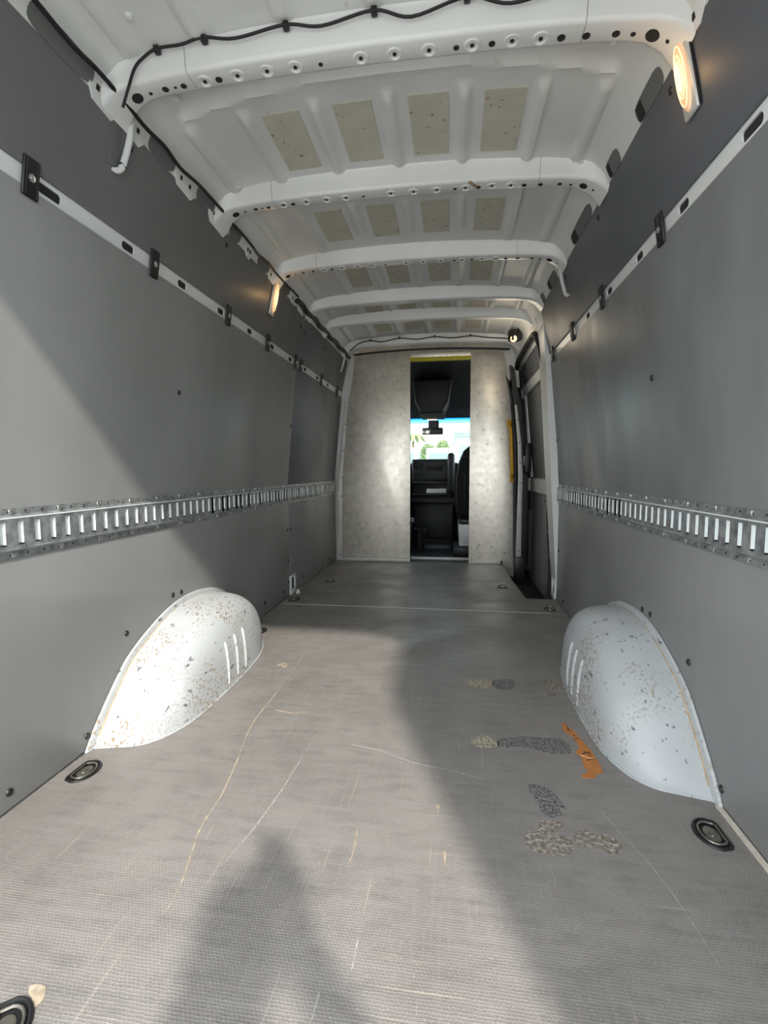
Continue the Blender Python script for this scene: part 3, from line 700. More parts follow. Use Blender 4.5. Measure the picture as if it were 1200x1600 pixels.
wheel_arch(1, 'scuffed white wheel arch in shade against the passenger-side wall, orange tape beside it')

# ---------------------------------------------------------------- tie-down rings in the floor
def tiedown(x, y, s, label, rot=0, big=1.0, proto=[]):
    t = thing('tie_down_ring', (x, y, 0), label, 'tie-down', 'recessed floor tie-downs'); t.rotation_euler = (0, 0, rot); t.scale = (big, big, 1)
    if proto:
        for q in proto[0].children:
            c = q.copy(); COL.objects.link(c); c.parent = t
        return t
    def D(k, dx=0):     # D outline: straight edge at -x, round towards +x
        pts = []
        for i in range(13):
            a = -PI / 2 + PI * i / 12; pts.append((dx + k * (-.004 + .040 * math.cos(a)), k * .052 * math.sin(a)))
        return pts + [(dx - k * .026, k * .045), (dx - k * .030, k * .036), (dx - k * .030, -k * .036), (dx - k * .026, -k * .045)]
    ob('cup_rim', tube(B(), [(a, b, .0015) for a, b in D(.93)], .0042, 8, True), M_black, t, local=True)
    bm = B(); n = len(D(1)); R = [[bm.verts.new((a, b, z)) for a, b in D(k)] for k, z in ((.93, .0026), (.80, .0012), (.62, .0006), (.35, .0005))]
    for A, C in zip(R, R[1:]):
        for k in range(n): bm.faces.new((A[k], A[(k + 1) % n], C[(k + 1) % n], C[k]))
    bm.faces.new(R[-1]); ob('cup_dish', bm, M_cup, t, local=True)
    ob('base_plate', lathe(B(), [(.019, .0004), (.019, .0022), (.014, .0034), (.008, .0026), (.0075, .0042), (.001, .0046)], 18, Matrix.Translation((-.002, 0, 0)) @ Matrix.Diagonal((.9, 1.35, 1, 1))), M_cupm, t, local=True)
    ob('lashing_ring', tube(B(), [(a, b, .0042) for a, b in D(.70)], .0026, 8, True), M_cupm, t, local=True)
    ob('hinge_bar', box(B(), -.026, -.017, -.03, .03, .001, .006, .002), M_black, t, local=True)
    proto.append(t); return t
tiedown(-.828, 1.18, -1, 'tie-down cup in the floor behind the sunlit wheel arch')
tiedown(.822, 1.165, 1, 'tie-down cup in the floor behind the shaded wheel arch', PI)
tiedown(-.466, .578, -1, 'tie-down cup in the floor nearest the rear sill, with a bare wood edge', .35, 1.0)
tiedown(-.812, 2.41, -1, 'tie-down cup in the floor just ahead of the sunlit wheel arch')
tiedown(-.836, 3.06, -1, 'tie-down cup at the driver-side end of the pale floor seam')
tiedown(.815, 3.045, 1, 'tie-down cup at the passenger-side end of the pale floor seam', PI)
tiedown(-.731, 3.613, -1, 'tie-down cup in the forward floor on the driver side')
tiedown(.584, 3.592, 1, 'tie-down cup in the forward floor beside the step well', PI)
def blob(name, pts, m, label, cat, z=.0009, group=None, parent=None, n=4):
    P = [Vector((a, b, 0)) for a, b in pts]; Q = spline(P + [P[0]], n)[:-1]; rr = random.Random(int(P[0].x * 1e4) & 255)
    Q = [(q.x + rr.uniform(-.002, .002), q.y + rr.uniform(-.002, .002)) for q in Q]
    o = ob(name, prism(B(), Q, 'z', .0002, z), m, parent)
    if label: tag(o, label, cat, group)
    return o
blob('bare_wood_patch', [(-.488, .645), (-.465, .650), (-.447, .636), (-.449, .616), (-.465, .629)], M_scratch, None, None, parent=fb1)

# ---------------------------------------------------------------- orange tape and residue patches
TP = [(.585, 1.641), (.593, 1.642), (.602, 1.615), (.613, 1.597), (.620, 1.556), (.628, 1.529), (.637, 1.492), (.641, 1.445), (.644, 1.411), (.641, 1.373), (.627, 1.368), (.615, 1.361), (.616, 1.353), (.606, 1.343), (.595, 1.345), (.580, 1.343), (.577, 1.355), (.599, 1.371), (.604, 1.378), (.596, 1.394), (.599, 1.439), (.594, 1.458), (.589, 1.468), (.602, 1.484), (.607, 1.51), (.603, 1.537), (.602, 1.557), (.592, 1.571), (.581, 1.589)]
t = thing('orange_tape', (.6, 1.5, 0), 'torn strip of orange tape with marker letters on the floor beside the shaded wheel arch', 'tape')
ob('tape_strip', prism(B(), TP, 'z', .0002, .0022), M_orange, t)
def stroke(pts, wd, m, name): 
    ob(name, ribbon(pts, wd, .0028, False), m, t)
for q in ([(.604, 1.557), (.610, 1.564)], [(.603, 1.538), (.618, 1.549)], [(.607, 1.460), (.629, 1.474)], [(.629, 1.474), (.628, 1.446)], [(.614, 1.475), (.625, 1.462)], [(.611, 1.428), (.636, 1.438)], [(.597, 1.615), (.600, 1.582)], [(.594, 1.60), (.598, 1.59)]):
    stroke(q, .0017, M_marker, 'marker_stroke')
stroke([(.600, 1.453), (.618, 1.442), (.633, 1.439)], .0028, M_orange2, 'peeled_edge')
g = 'patches of old tape residue on the floor'
blob('tape_residue', [(.271, 1.934), (.297, 1.953), (.375, 1.948), (.377, 1.896), (.357, 1.879), (.282, 1.884)], M_patch, 'pale cream dab of tape residue, farthest forward of the floor patches', 'tape residue', group=g)
blob('tape_residue', [(.381, 1.949), (.454, 1.974), (.467, 1.923), (.437, 1.876), (.379, 1.882)], M_patchd, 'faint dark smear of residue beside the pale cream dab', 'tape residue', group=g)
blob('tape_residue', [(.582, 1.976), (.621, 1.981), (.671, 1.950), (.662, 1.913), (.623, 1.901), (.606, 1.844), (.582, 1.841), (.586, 1.896)], M_patchb, 'brown residue patch touching the shaded wheel arch', 'tape residue', group=g)
blob('tape_residue', [(.274, 1.490), (.306, 1.523), (.327, 1.530), (.359, 1.493), (.357, 1.470), (.302, 1.456), (.283, 1.473)], M_patch, 'tan oval of residue at the end of the dark scuffed band', 'tape residue', group=g)
blob('tape_residue', [(.361, 1.511), (.434, 1.535), (.499, 1.539), (.559, 1.543), (.578, 1.514), (.578, 1.49), (.569, 1.456), (.503, 1.455), (.477, 1.464), (.425, 1.475), (.361, 1.465)], M_patchd, 'long dark scuffed band of residue leading to the orange tape', 'tape residue', group=g)
blob('tape_residue', [(.422, 1.293), (.440, 1.298), (.478, 1.277), (.505, 1.212), (.489, 1.210), (.486, 1.181), (.457, 1.172), (.439, 1.197), (.436, 1.227), (.421, 1.256)], M_patchd, 'black flaky residue patch just ahead of the large brown one', 'tape residue', group=g)
blob('tape_residue', [(.426, 1.160), (.480, 1.160), (.483, 1.147), (.460, 1.123), (.469, 1.114), (.489, 1.107), (.488, 1.068), (.462, 1.051), (.420, 1.050), (.388, 1.064), (.385, 1.093), (.396, 1.117), (.419, 1.123)], M_patchb, 'large blotchy brown residue patch, the biggest on the floor', 'tape residue', group=g)
blob('tape_residue', [(.498, 1.118), (.529, 1.138), (.551, 1.128), (.580, 1.127), (.602, 1.108), (.592, 1.078), (.566, 1.070), (.532, 1.084), (.502, 1.089)], M_patchb, 'brown and white residue strip beside the largest patch, towards the wall', 'tape residue', group=g)

# ---------------------------------------------------------------- aluminium bulkhead
t = thing('bulkhead', (0, YB, 0), 'worn aluminium bulkhead with open doorway to the cab', 'partition'); BH = t
def sheet(pts, y0=YB, th=.004, m=None, name='bulkhead_sheet'): return ob(name, prism(B(), pts, 'y', y0, y0 + th, .001), m or M_alu, t)
s1 = sheet([(-.833, .035), (-.1815, .035), (-.1815, 1.945), (-.64, 1.945), (-.70, 1.90), (-.725, 1.70), (-.765, 1.50), (-.80, 1.1), (-.826, .762)])
s2 = sheet([(.3655, .012), (.672, .012), (.678, -.02), (.70, -.11), (.776, -.115), (.766, .2), (.756, .761), (.748, 1.06), (.732, 1.29), (.712, 1.518), (.68, 1.80), (.655, 1.91), (.60, 1.945), (.3655, 1.945)])
s3 = sheet([(-.18, 1.892), (.364, 1.892), (.364, 1.945), (-.18, 1.945)])
ob('yellow_edge', box(B(), -.184, .368, YB - .012, YB + .03, 1.858, 1.891, .004), M_yellow, t)
ob('base_angle', box(B(), -.84, -.18, YB - .03, YB - .0005, .0005, .034, .003), M_alustrip, t)
ob('base_angle', box(B(), .366, .668, YB - .02, YB - .0005, .0005, .012, .002), M_alustrip, t)
ob('threshold', box(B(), -.195, .372, 4.70, 4.74, -.02, .008, .003), M_alustrip, t)
sp = ob('side_angle', prism(B(), [(-.893, .02), (-.838, .02), (-.830, .765), (-.803, 1.10), (-.768, 1.50), (-.80, 1.52), (-.84, 1.1), (-.888, .765)], 'y', YB - .012, YB - .004, .001), M_alustrip, t)
for z, x in ((.06, -.848), (.62, -.838), (.80, -.836), (1.05, -.812), (1.3, -.79)):
    ob('angle_screw', lathe(B(), [(.007, 0), (.006, .004), (.002, .005)], 10, Matrix.Translation((x, YB - .012, z)) @ Matrix.Rotation(PI / 2, 4, 'X')), M_black, sp)
for x, z in ((-.63, .06), (-.2, .06)): ob('sheet_rivet', lathe(B(), [(.006, 0), (.005, .003), (.001, .004)], 8, Matrix.Translation((x, YB, z)) @ Matrix.Rotation(PI / 2, 4, 'X')), M_screw, s1)
for x, z in ((.46, .17), (.575, .155), (.69, .10)): ob('sheet_rivet', lathe(B(), [(.007, 0), (.006, .003), (.001, .005)], 8, Matrix.Translation((x, YB, z)) @ Matrix.Rotation(PI / 2, 4, 'X')), M_greycav, s2)
ob('corner_stop', box(B(), .655, .672, YB - .03, YB - .001, -.04, .03, .003), M_black, t)
# deep door jambs beyond the sheet so the edge has thickness
ob('jamb', box(B(), -.215, -.182, YB + .005, YB + .05, .0, 1.94), M_cab2, t); ob('jamb', box(B(), .3665, .40, YB + .005, YB + .05, .0, 1.94), M_cab2, t)
ob('header_backing', box(B(), -.85, .85, YB + .02, YB + .06, 1.90, 2.04), M_alu, t)
# dark channel and white trim strip along the doorway post, passenger side
ch = [(.776, -.10), (.792, -.10), (.775, .80), (.745, 1.29), (.70, 1.66), (.675, 1.70), (.712, 1.518), (.752, 1.06), (.76, .76)]
ob('black_channel', prism(B(), ch, 'y', YB - .03, YB - .002), M_cab2, t)
fs = ob('trim_strip', prism(B(), [(.778, .09), (.822, .09), (.822, .80), (.806, 1.1), (.762, 1.43), (.742, 1.43), (.775, 1.1), (.786, .80)], 'y', 4.38, 4.386, .001), M_alustrip, t)
for z, x in ((.14, .80), (.75, .803), (.92, .80), (1.1, .79), (1.3, .77)):
    ob('strip_screw', lathe(B(), [(.006, 0), (.005, .003), (.001, .004)], 8, Matrix.Translation((x, 4.38, z)) @ Matrix.Rotation(PI / 2, 4, 'X')), M_black, fs)
ob('post_block', box(B(), .775, .86, 4.386, 4.50, -.15, .085, .004), M_black, t)
ob('post_backing', prism(B(), [(.776, .09), (.838, .09), (.838, .8), (.79, 1.40), (.735, 1.75), (.70, 1.78), (.742, 1.43), (.775, 1.1), (.786, .80)], 'y', 4.40, 4.5), M_black, t)

# yellow grab handle
t = thing('grab_handle', (.73, YB, 1.0), 'yellow grab handle bolted upright on the aluminium bulkhead', 'handle')
P = [(.712, YB - .006, 1.285), (.713, YB - .012, 1.27), (.717, YB - .05, 1.235), (.722, YB - .058, 1.20), (.738, YB - .058, .87), (.741, YB - .05, .835), (.745, YB - .012, .80), (.746, YB - .006, .785)]
ob('grip_bar', tube(B(), spline(P, 4), .0145, 12), M_handle, t)
for x, z in ((.7105, 1.285), (.746, .785)):
    f = ob('mount_foot', box(B(), x - .022, x + .022, YB - .012, YB - .0008, z - .03, z + .03, .005), M_handle, t)
    ob('foot_bolt', lathe(B(), [(.007, 0), (.007, .004), (.002, .005)], 6, Matrix.Translation((x, YB - .012, z - (.012 if z < 1 else -.012))) @ Matrix.Rotation(PI / 2, 4, 'X')), M_black, f)

# ---------------------------------------------------------------- sliding door (passenger side)
def wxd(z): return interp(z, [-.2, .0, .8, 1.575, 1.9], [.915, .9185, .9185, .8415, .772])
def dpan(y0, y1, z0, z1, off, th, m, par, name, rnd=.0):
    zs = sorted({z0, z1} | {z for z in (.8, 1.1, 1.4, 1.575) if z0 < z < z1})
    pts = [(wxd(z) + off, z) for z in zs] + [(wxd(z) + off + th, z) for z in zs[::-1]]
    return ob(name, prism(B(), pts, 'y', y0, y1, .003), m, par)
D1 = tag(dpan(3.40, 4.72, -.19, 1.83, .03, .03, M_white, None, 'door_1'), kind='structure')
dpan(3.50, 4.70, -.13, .668, .012, .012, M_panel2, D1, 'door_panel')['label'] = 'lower grey panel'
dpan(3.50, 4.50, .80, 1.515, .012, .012, M_panelu, D1, 'door_panel')['label'] = 'middle grey panel'
dpan(3.52, 4.66, 1.605, 1.765, .012, .012, M_panelb, D1, 'door_panel')['label'] = 'upper grey panel'
dpan(3.42, 4.70, .675, .79, -.004, .034, M_alustrip, D1, 'door_beam')['label'] = 'pressed cross beam'
dpan(3.42, 4.72, 1.525, 1.60, -.004, .034, M_white, D1, 'door_rail')
for q in ((3.42, 3.50), (4.50, 4.60)): dpan(q[0], q[1], .80, 1.525, .004, .026, M_white, D1, 'door_stile')
dpan(3.42, 3.50, 1.60, 1.80, .004, .026, M_white, D1, 'door_stile'); dpan(3.42, 4.72, 1.77, 1.82, .002, .028, M_white, D1, 'door_rail')
for y, z in ((3.9, .62), (3.6, .30), (4.2, .35), (3.7, .83), (4.1, .83), (3.8, 1.46), (4.1, 1.64), (3.7, 1.64), (3.62, 1.72), (4.3, 1.72)):
    link(first_screw, D1, Matrix.Translation((wxd(z) + .012, y, z)) @ Matrix.Rotation(-PI / 2, 4, 'Y'))
lk = ob('door_lock', box(B(), .845, .90, 4.42, 4.52, .84, 1.10, .01), M_black, D1); ob('lock_lever', box(B(), .838, .846, 4.44, 4.50, .90, .99, .003), M_alustrip, lk)
# black rubber seal round the opening
P = [(wx(max(z, 0)) - .008, y + .016, z) for y, z in ((3.41, -.02), (3.40, .2), (3.48, .45), (3.50, .6), (3.44, .78), (3.37, 1.0), (3.345, 1.2), (3.38, 1.48), (3.43, 1.66), (3.47, 1.75))] + [(.764, 3.54, 1.80), (.763, 3.68, 1.812), (.763, 4.1, 1.812), (.765, 4.42, 1.80), (.778, 4.54, 1.74), (.80, 4.58, 1.60), (.84, 4.60, 1.3)]
ob('door_seal', tube(B(), spline(P, 6), .019, 8), M_rubber, D1)
# the C-post: white body face between the wall panel and the door opening
cp = [(3.262, .03), (3.41, -.02), (3.40, .2), (3.48, .45), (3.50, .6), (3.44, .78), (3.37, 1.0), (3.345, 1.2), (3.38, 1.48), (3.43, 1.66), (3.47, 1.80), (3.262, 1.80)]
bm = B(); n = len(cp)
A = [bm.verts.new((wx(z) + .002, y, z)) for y, z in cp]; C = [bm.verts.new((wx(z) + .05, y, z)) for y, z in cp]
bm.faces.new(A); bm.faces.new(C[::-1]); [bm.faces.new((A[i], A[(i + 1) % n], C[(i + 1) % n], C[i])) for i in range(n)]
bmesh.ops.triangulate(bm, faces=[f for f in bm.faces if len(f.verts) > 4])
ob('door_post', bm, M_white, WR, sharp=.5)
ob('post_bracket', box(B(), .886, .9, 3.27, 3.41, .655, .79, .004), M_alustrip, WR)
# rail above the door, joining the roof
prp = [(.752, 1.87), (.766, 1.825), (.80, 1.815), (.88, 1.82), (.88, 1.98), (.78, 1.95)]
ob('door_header', prism(B(), prp, 'y', 3.43, 4.75), M_white, CE)

# ---------------------------------------------------------------- cab
cw = tag(ob('wall_front', prism(B(), [(4.55, -.66), (7.0, -.66), (7.0, .55), (6.45, .92), (5.7, .92), (5.7, .86), (4.85, .86), (4.85, 1.62), (5.5, 1.62), (5.62, 1.5), (5.80, 1.5), (5.5, 2.06), (4.55, 2.06)], 'x', -1.0, -.93), M_cab), kind='structure')
c = cw.copy(); c.name = 'wall_front_2'; COL.objects.link(c); c.location.x = 1.93; c.name = 'trim_2'
cf = tag(ob('trim_3', box(B(), -.94, .94, YB + .06, 6.6, -.06, -.012), M_mat), kind='structure')
ob('floor_step', box(B(), -.10, .20, 5.25, 5.75, -.012, .05, .01), M_mat, cf); ob('floor_hump', box(B(), .22, .45, 4.9, 5.3, -.012, .09, .02), M_cab2, cf)
fw = tag(ob('trim_5', box(B(), -.94, .94, 6.42, 6.5, -.1, .94), M_cab), kind='structure')
hl = tag(ob('trim_4', prism(B(), [(YB + .06, 1.90), (4.95, 1.86), (5.45, 1.56), (5.76, 1.475), (5.80, 1.51), (5.5, 2.05), (YB + .06, 2.05)], 'x', -.94, .94), M_cab), kind='structure')
t = thing('overhead_console', (-.02, 5.3, 1.6), 'black overhead console above the windscreen mirror', 'console')
ob('console_body', prism(B(), [(-.20, 1.78), (.20, 1.78), (.165, 1.56), (.10, 1.452), (-.12, 1.452), (-.175, 1.56)], 'y', 5.0, 5.62, .02), M_cab, t)
ob('console_lens', box(B(), -.085, .03, 5.60, 5.63, 1.440, 1.453, .002), emis('console_lamp_glow', (1, .7, .5), .5), t)
ob('console_bezel', box(B(), -.14, .12, 5.02, 5.64, 1.448, 1.47, .006), M_cab2, t)
t = thing('rear_view_mirror', (-.02, 5.62, 1.35), 'black rear-view mirror hanging under the overhead console', 'mirror')
ob('mirror_shell', box(B(), -.14, .10, 5.60, 5.645, 1.275, 1.352, .015, 3), M_black, t)
ob('mirror_glass', box(B(), -.134, -.045, 5.595, 5.60, 1.282, 1.345, .002), mat('mirror_glass', (.75, .78, .68), .05, 1), t)
ob('mirror_stem', box(B(), -.07, .05, 5.642, 5.70, 1.34, 1.439, .012), M_black, t)
# body posts closing the gaps beside the bulkhead
ob('body_post', prism(B(), [(-.96, -.2), (-.80, -.2), (-.78, .76), (-.70, 1.6), (-.62, 2.0), (-.96, 2.0)], 'y', YB + .055, YB + .09), M_white, cf)
ob('body_post', prism(B(), [(.70, -.2), (.88, -.2), (.88, .8), (.82, 1.45), (.76, 1.66), (.62, 1.66)], 'y', YB + .01, YB + .05), M_black, cf)
ob('body_post', prism(B(), [(.60, 1.60), (.80, 1.60), (.76, 2.02), (.50, 2.02), (.58, 1.85)], 'y', YB + .01, YB + .05), M_white, cf)
ob('body_post', box(B(), .70, 1.03, 4.735, 4.78, -.3, 2.05), M_black, cf)
# windscreen: frame, pane
ws = tag(ob('window_1', prism(B(), [(5.74, 1.475), (6.42, .93), (6.44, .95), (5.77, 1.50)], 'x', -.93, .93), M_glass), kind='structure')
# dashboard
t = thing('dashboard', (0, 5.65, .5), 'dark dashboard with round vent and open shelf seen through the bulkhead doorway', 'dashboard')
ob('dash_top', box(B(), -.92, .92, 5.72, 6.42, .88, .95, .02), M_cab, t)
ob('dash_fascia', box(B(), -.26, .215, 5.60, 5.75, .735, .995, .025, 3), M_cab2, t)
ob('dash_side', box(B(), .20, .92, 5.72, 6.3, .42, .92, .04), M_cab, t); ob('dash_side', box(B(), -.92, -.27, 5.62, 6.3, .42, .93, .04), M_cab, t)
v = ob('air_vent', lathe(B(), [(.052, 0), (.052, .012), (.042, .014), (.036, .004), (.01, .002)], 20, Matrix.Translation((-.195, 5.60, .925)) @ Matrix.Rotation(PI / 2, 4, 'X')), M_cab, t)
for k in range(3): ob('vent_slat', box(B(), -.235, -.155, 5.594, 5.60, .90 + .02 * k, .905 + .02 * k), M_cab2, v)
ob('fascia_slot', box(B(), -.09, .09, 5.594, 5.601, .86, .90, .003), M_dark, t); ob('slot_lid', box(B(), -.10, .10, 5.585, 5.605, .90, .925, .004), M_cab2, t)
ob('switch_row', box(B(), -.245, -.15, 5.592, 5.601, .83, .85, .002), M_black, t); ob('switch_row', box(B(), -.245, -.15, 5.592, 5.601, .80, .815, .002), M_black, t)
ob('shelf_rail', box(B(), -.25, .18, 5.55, 5.62, .705, .745, .01), M_cab2, t); ob('shelf_back', box(B(), -.26, .22, 5.75, 5.85, .4, .74), M_cab, t)
ob('shelf_tray', box(B(), -.25, .20, 5.55, 5.78, .575, .60, .008), M_cab2, t); ob('lower_tray', box(B(), -.25, .24, 5.48, 5.75, .495, .53, .01), M_cab2, t)
ob('lower_lip', box(B(), -.25, .24, 5.465, 5.48, .53, .545, .003), M_cab2, t)
ob('dash_pillar', box(B(), .155, .235, 5.42, 5.60, .60, 1.06, .035, 3), M_cab, t); ob('lower_cover', box(B(), -.24, .22, 5.70, 5.8, .05, .5, .02), M_cab, t)
tag(ob('paper_sheet', box(B(), -.085, .14, 5.57, 5.72, .601, .652, .01), M_paper), 'white papers lying in the open dashboard shelf', 'paper')
# passenger seat
t = thing('passenger_seat', (.62, 5.1, 0), 'black passenger seat on a white metal base, half hidden by the bulkhead', 'seat')
prof = [(.26, .40), (.245, .62), (.25, .80), (.275, .95), (.32, 1.06), (.39, 1.12), (.50, 1.15), (.74, 1.15), (.85, 1.10), (.93, .95), (.93, .40)]
ob('backrest', prism(B(), prof, 'y', 5.0, 5.12, .035), M_fabric, t)
ob('seat_cushion', box(B(), .27, .92, 5.08, 5.58, .36, .50, .05, 3), M_fabric, t)
for x in (.33, .40, .47): ob('back_seam', box(B(), x, x + .008, 4.992, 5.001, .45, .85, .002), M_cab2, t)
ob('back_band', box(B(), .29, .90, 4.992, 5.001, .99, 1.0, .002), M_cab2, t)
sb = ob('seat_base', prism(B(), [(.275, .31), (.92, .31), (.92, .0), (.37, .0), (.345, .02), (.325, .065), (.285, .072)], 'y', 4.96, 5.5, .006), M_white, t)
ob('base_pressing', box(B(), .325, .50, 4.952, 4.962, .10, .275, .004), M_white, sb); ob('seat_rail', box(B(), .28, .92, 4.98, 5.5, .315, .36, .006), M_cab, t)
ob('rail_edge', box(B(), .305, .92, 4.965, 4.985, .335, .352, .003), M_greycav, t)
ob('belt_webbing', tube(B(), [(.245, 5.02, .95), (.24, 5.0, .70), (.238, 5.0, .55), (.25, 5.02, .45), (.262, 5.05, .42)], .006, 6), M_cab2, t)
t = thing('driver_seat', (-.55, 5.1, 0), 'black driver seat edge behind the bulkhead beside a grey buckle', 'seat')
ob('backrest', box(B(), -.92, -.262, 4.95, 5.08, .45, 1.15, .05, 3), M_fabric, t); ob('seat_cushion', box(B(), -.92, -.27, 5.05, 5.55, .36, .5, .05, 3), M_fabric, t); ob('seat_base', box(B(), -.9, -.28, 4.98, 5.5, .0, .36, .01), M_cab, t)
t = thing('handbrake_lever', (-.2, 5.0, 0), 'black handbrake lever with a grey knob beside the driver seat', 'lever')
ob('lever_arm', tube(B(), [(-.225, 4.9, .03), (-.222, 4.92, .20), (-.205, 4.96, .33)], .016, 10), M_black, t); ob('lever_knob', box(B(), -.235, -.18, 4.95, 4.99, .32, .375, .012, 3), mat('grey_knob', (.25, .26, .27), .35), t)
t = thing('waste_bin', (-.11, 5.3, 0), 'small dark open bin on the cab floor', 'bin')
ob('bin_body', lathe(B(), [(.05, .02), (.07, .22), (.073, .235), (.066, .235), (.045, .03)], 16, Matrix.Translation((-.135, 5.15, 0))), M_cab, t)
ob('bin_rim', tube(B(), [(-.135 + .071 * math.cos(2 * PI * k / 20), 5.15 + .071 * math.sin(2 * PI * k / 20), .236) for k in range(20)], .004, 6, True), M_cab2, t)

# ---------------------------------------------------------------- outside, ahead of the van
GZ = -.66
gr = tag(ob('ground', box(B(), -60, 60, -40, 70, GZ - .2, GZ), M_ground), kind='structure')
t = thing('warehouse', (0, 55, GZ), 'white warehouse with a roll-up shutter seen through the windscreen', 'building')
ob('warehouse_wall', box(B(), -40, 40, 55, 62, GZ, 7.6), M_bldg, t); ob('roof_coping', box(B(), -40.2, 40.2, 54.8, 62, 7.6, 7.9), M_bldg, t)
ob('wall_band', box(B(), -40, 40, 54.9, 55.0, 6.3, 6.55), mat('pale_band', (.5, .6, .66), .7), t)
sh = ob('roll_shutter', box(B(), .4, 2.2, 54.9, 55, GZ, 5.3), M_shut, t)
for k in range(19): ob('shutter_slat', box(B(), .4, 2.2, 54.86, 54.9, GZ + .31 * k + .02, GZ + .31 * k + .28, .01), M_shut, sh)
ob('shutter_frame', box(B(), .22, .4, 54.8, 55, GZ, 5.45), M_bldg, t); ob('shutter_frame', box(B(), 2.2, 2.38, 54.8, 55, GZ, 5.45), M_bldg, t)
t = thing('garden_wall', (-8, 48, GZ), 'low pale boundary wall behind the palm tree', 'wall')
ob('wall_face', box(B(), -16, -2.0, 48, 48.2, GZ, 2.2), M_bldg, t); ob('wall_cap', box(B(), -16.1, -1.9, 47.95, 48.25, 2.2, 2.35), M_bldg, t)
def leafball(bm, c, r, n, sz, rr):
    for _ in range(n):
        d = Vector((rr.gauss(0, 1), rr.gauss(0, 1), rr.gauss(0, 1))).normalized() * r * rr.random() ** .4; p = Vector(c) + d
        a = Vector((rr.uniform(-1, 1), rr.uniform(-1, 1), rr.uniform(-1, 1))).normalized(); b = a.cross(Vector((rr.uniform(-1, 1), 1, rr.uniform(-1, 1)))).normalized()
        bm.faces.new([bm.verts.new(p + q) for q in (a * sz, b * sz * .4, -a * sz, -b * sz * .4)])
def bush(x, y, h, r, label):
    rr = random.Random(int(x * 10 + 99)); t = thing('tree', (x, y, GZ), label, 'tree', 'small trees ahead of the van')
    bm = B(); leafball(bm, (x, y, h - r), r, 800, .12, rr); leafball(bm, (x + .5 * r, y, h - r * 1.5), r * .8, 350, .14, rr); leafball(bm, (x - .5 * r, y, h - r * 1.6), r * .8, 350, .14, rr)
    o = ob('crown', bm, M_leaf, t, sharp=None); o['kind'] = 'stuff'
    ob('tree_trunk', tube(B(), [(x, y, GZ), (x + .05, y, h - 2.2 * r), (x, y, h - r)], [.13, .10, .05], 8), M_bark, t)
bush(-1.87, 42, 3.2, .62, 'round green tree in the middle of the windscreen view'); bush(-.72, 46, 3.75, .5, 'smaller green tree behind the round one')
t = thing('palm_tree', (-3.2, 42, GZ), 'palm tree at the driver-side edge of the windscreen view', 'tree')
ob('palm_trunk', tube(B(), [(-3.17, 42, GZ), (-3.2, 42, 2), (-3.17, 42, 4.0)], [.16, .12, .10], 10), M_bark, t)
for k in range(11):
    a = 2 * PI * k / 11 + .2; d = Vector((math.cos(a), math.sin(a), 0)); bm = B(); P = [Vector((-3.17, 42, 4.0)) + d * s_ + Vector((0, 0, .55 * s_ - .75 * s_ * s_)) for s_ in (0, .3, .6, .9, 1.2, 1.4)]
    sd_ = Vector((-d.y, d.x, 0)); wds = (.03, .14, .2, .18, .12, .02)
    A = [bm.verts.new(p + sd_ * w_ - Vector((0, 0, w_ * .5))) for p, w_ in zip(P, wds)]; Bm = [bm.verts.new(p) for p in P]; C = [bm.verts.new(p - sd_ * w_ - Vector((0, 0, w_ * .5))) for p, w_ in zip(P, wds)]
    for i in range(5): bm.faces.new((A[i], A[i + 1], Bm[i + 1], Bm[i])); bm.faces.new((Bm[i], Bm[i + 1], C[i + 1], C[i]))
    ob('palm_frond', bm, M_palm, t)
def parked(x, y, label, big=False):
    t = thing('parked_van', (x, y, GZ), label, 'van', 'white vehicles parked ahead'); h = 3.05 if not big else 3.1; w_ = 1.0; z = GZ
    pr = [(y - 2.2, z + .35), (y - 2.25, z + .95), (y - 1.9, z + 1.3), (y - 1.35, z + h - .05), (y - 1.1, z + h), (y + 2.4, z + h), (y + 2.4, z + .35)]
    ob('van_body', prism(B(), pr, 'x', x - w_, x + w_, .05), M_bldg, t)
    bm = B(); q = [(x - .85, y - 1.75, z + 1.85), (x + .85, y - 1.75, z + 1.85), (x + .78, y - 1.5, z + h - .35), (x - .78, y - 1.5, z + h - .35)]
    A = [bm.verts.new(v) for v in q]; C = [bm.verts.new((a, b - .03, c_)) for a, b, c_ in q]; bm.faces.new(C); [bm.faces.new((A[i], A[(i + 1) % 4], C[(i + 1) % 4], C[i])) for i in range(4)]
    ob('van_windscreen', bm, M_glassd, t)
    ob('bumper', box(B(), x - .95, x + .95, y - 2.35, y - 2.2, z + .3, z + .6, .05), M_cab2, t)
    for dx in (-.7, .7): ob('headlamp', box(B(), x + dx - .18, x + dx + .18, y - 2.28, y - 2.2, z + .72, z + .92, .03), M_glassd, t)
    for dx in (-.92, .92):
        for dy in (-1.4, 1.5): ob('wheel', lathe(B(), [(.12, -.1), (.33, -.1), (.35, -.05), (.35, .05), (.33, .1), (.12, .1)], 18, Matrix.Translation((x + dx, y + dy, z + .35)) @ Matrix.Rotation(PI / 2, 4, 'Y')), M_rubber, t)
parked(-3.1, 33, 'white van parked at the driver-side edge of the windscreen view'); parked(-.55, 34, 'white van parked in the middle of the windscreen view beside the round tree'); parked(1.35, 26, 'tall white van parked closest to the passenger seat', True)

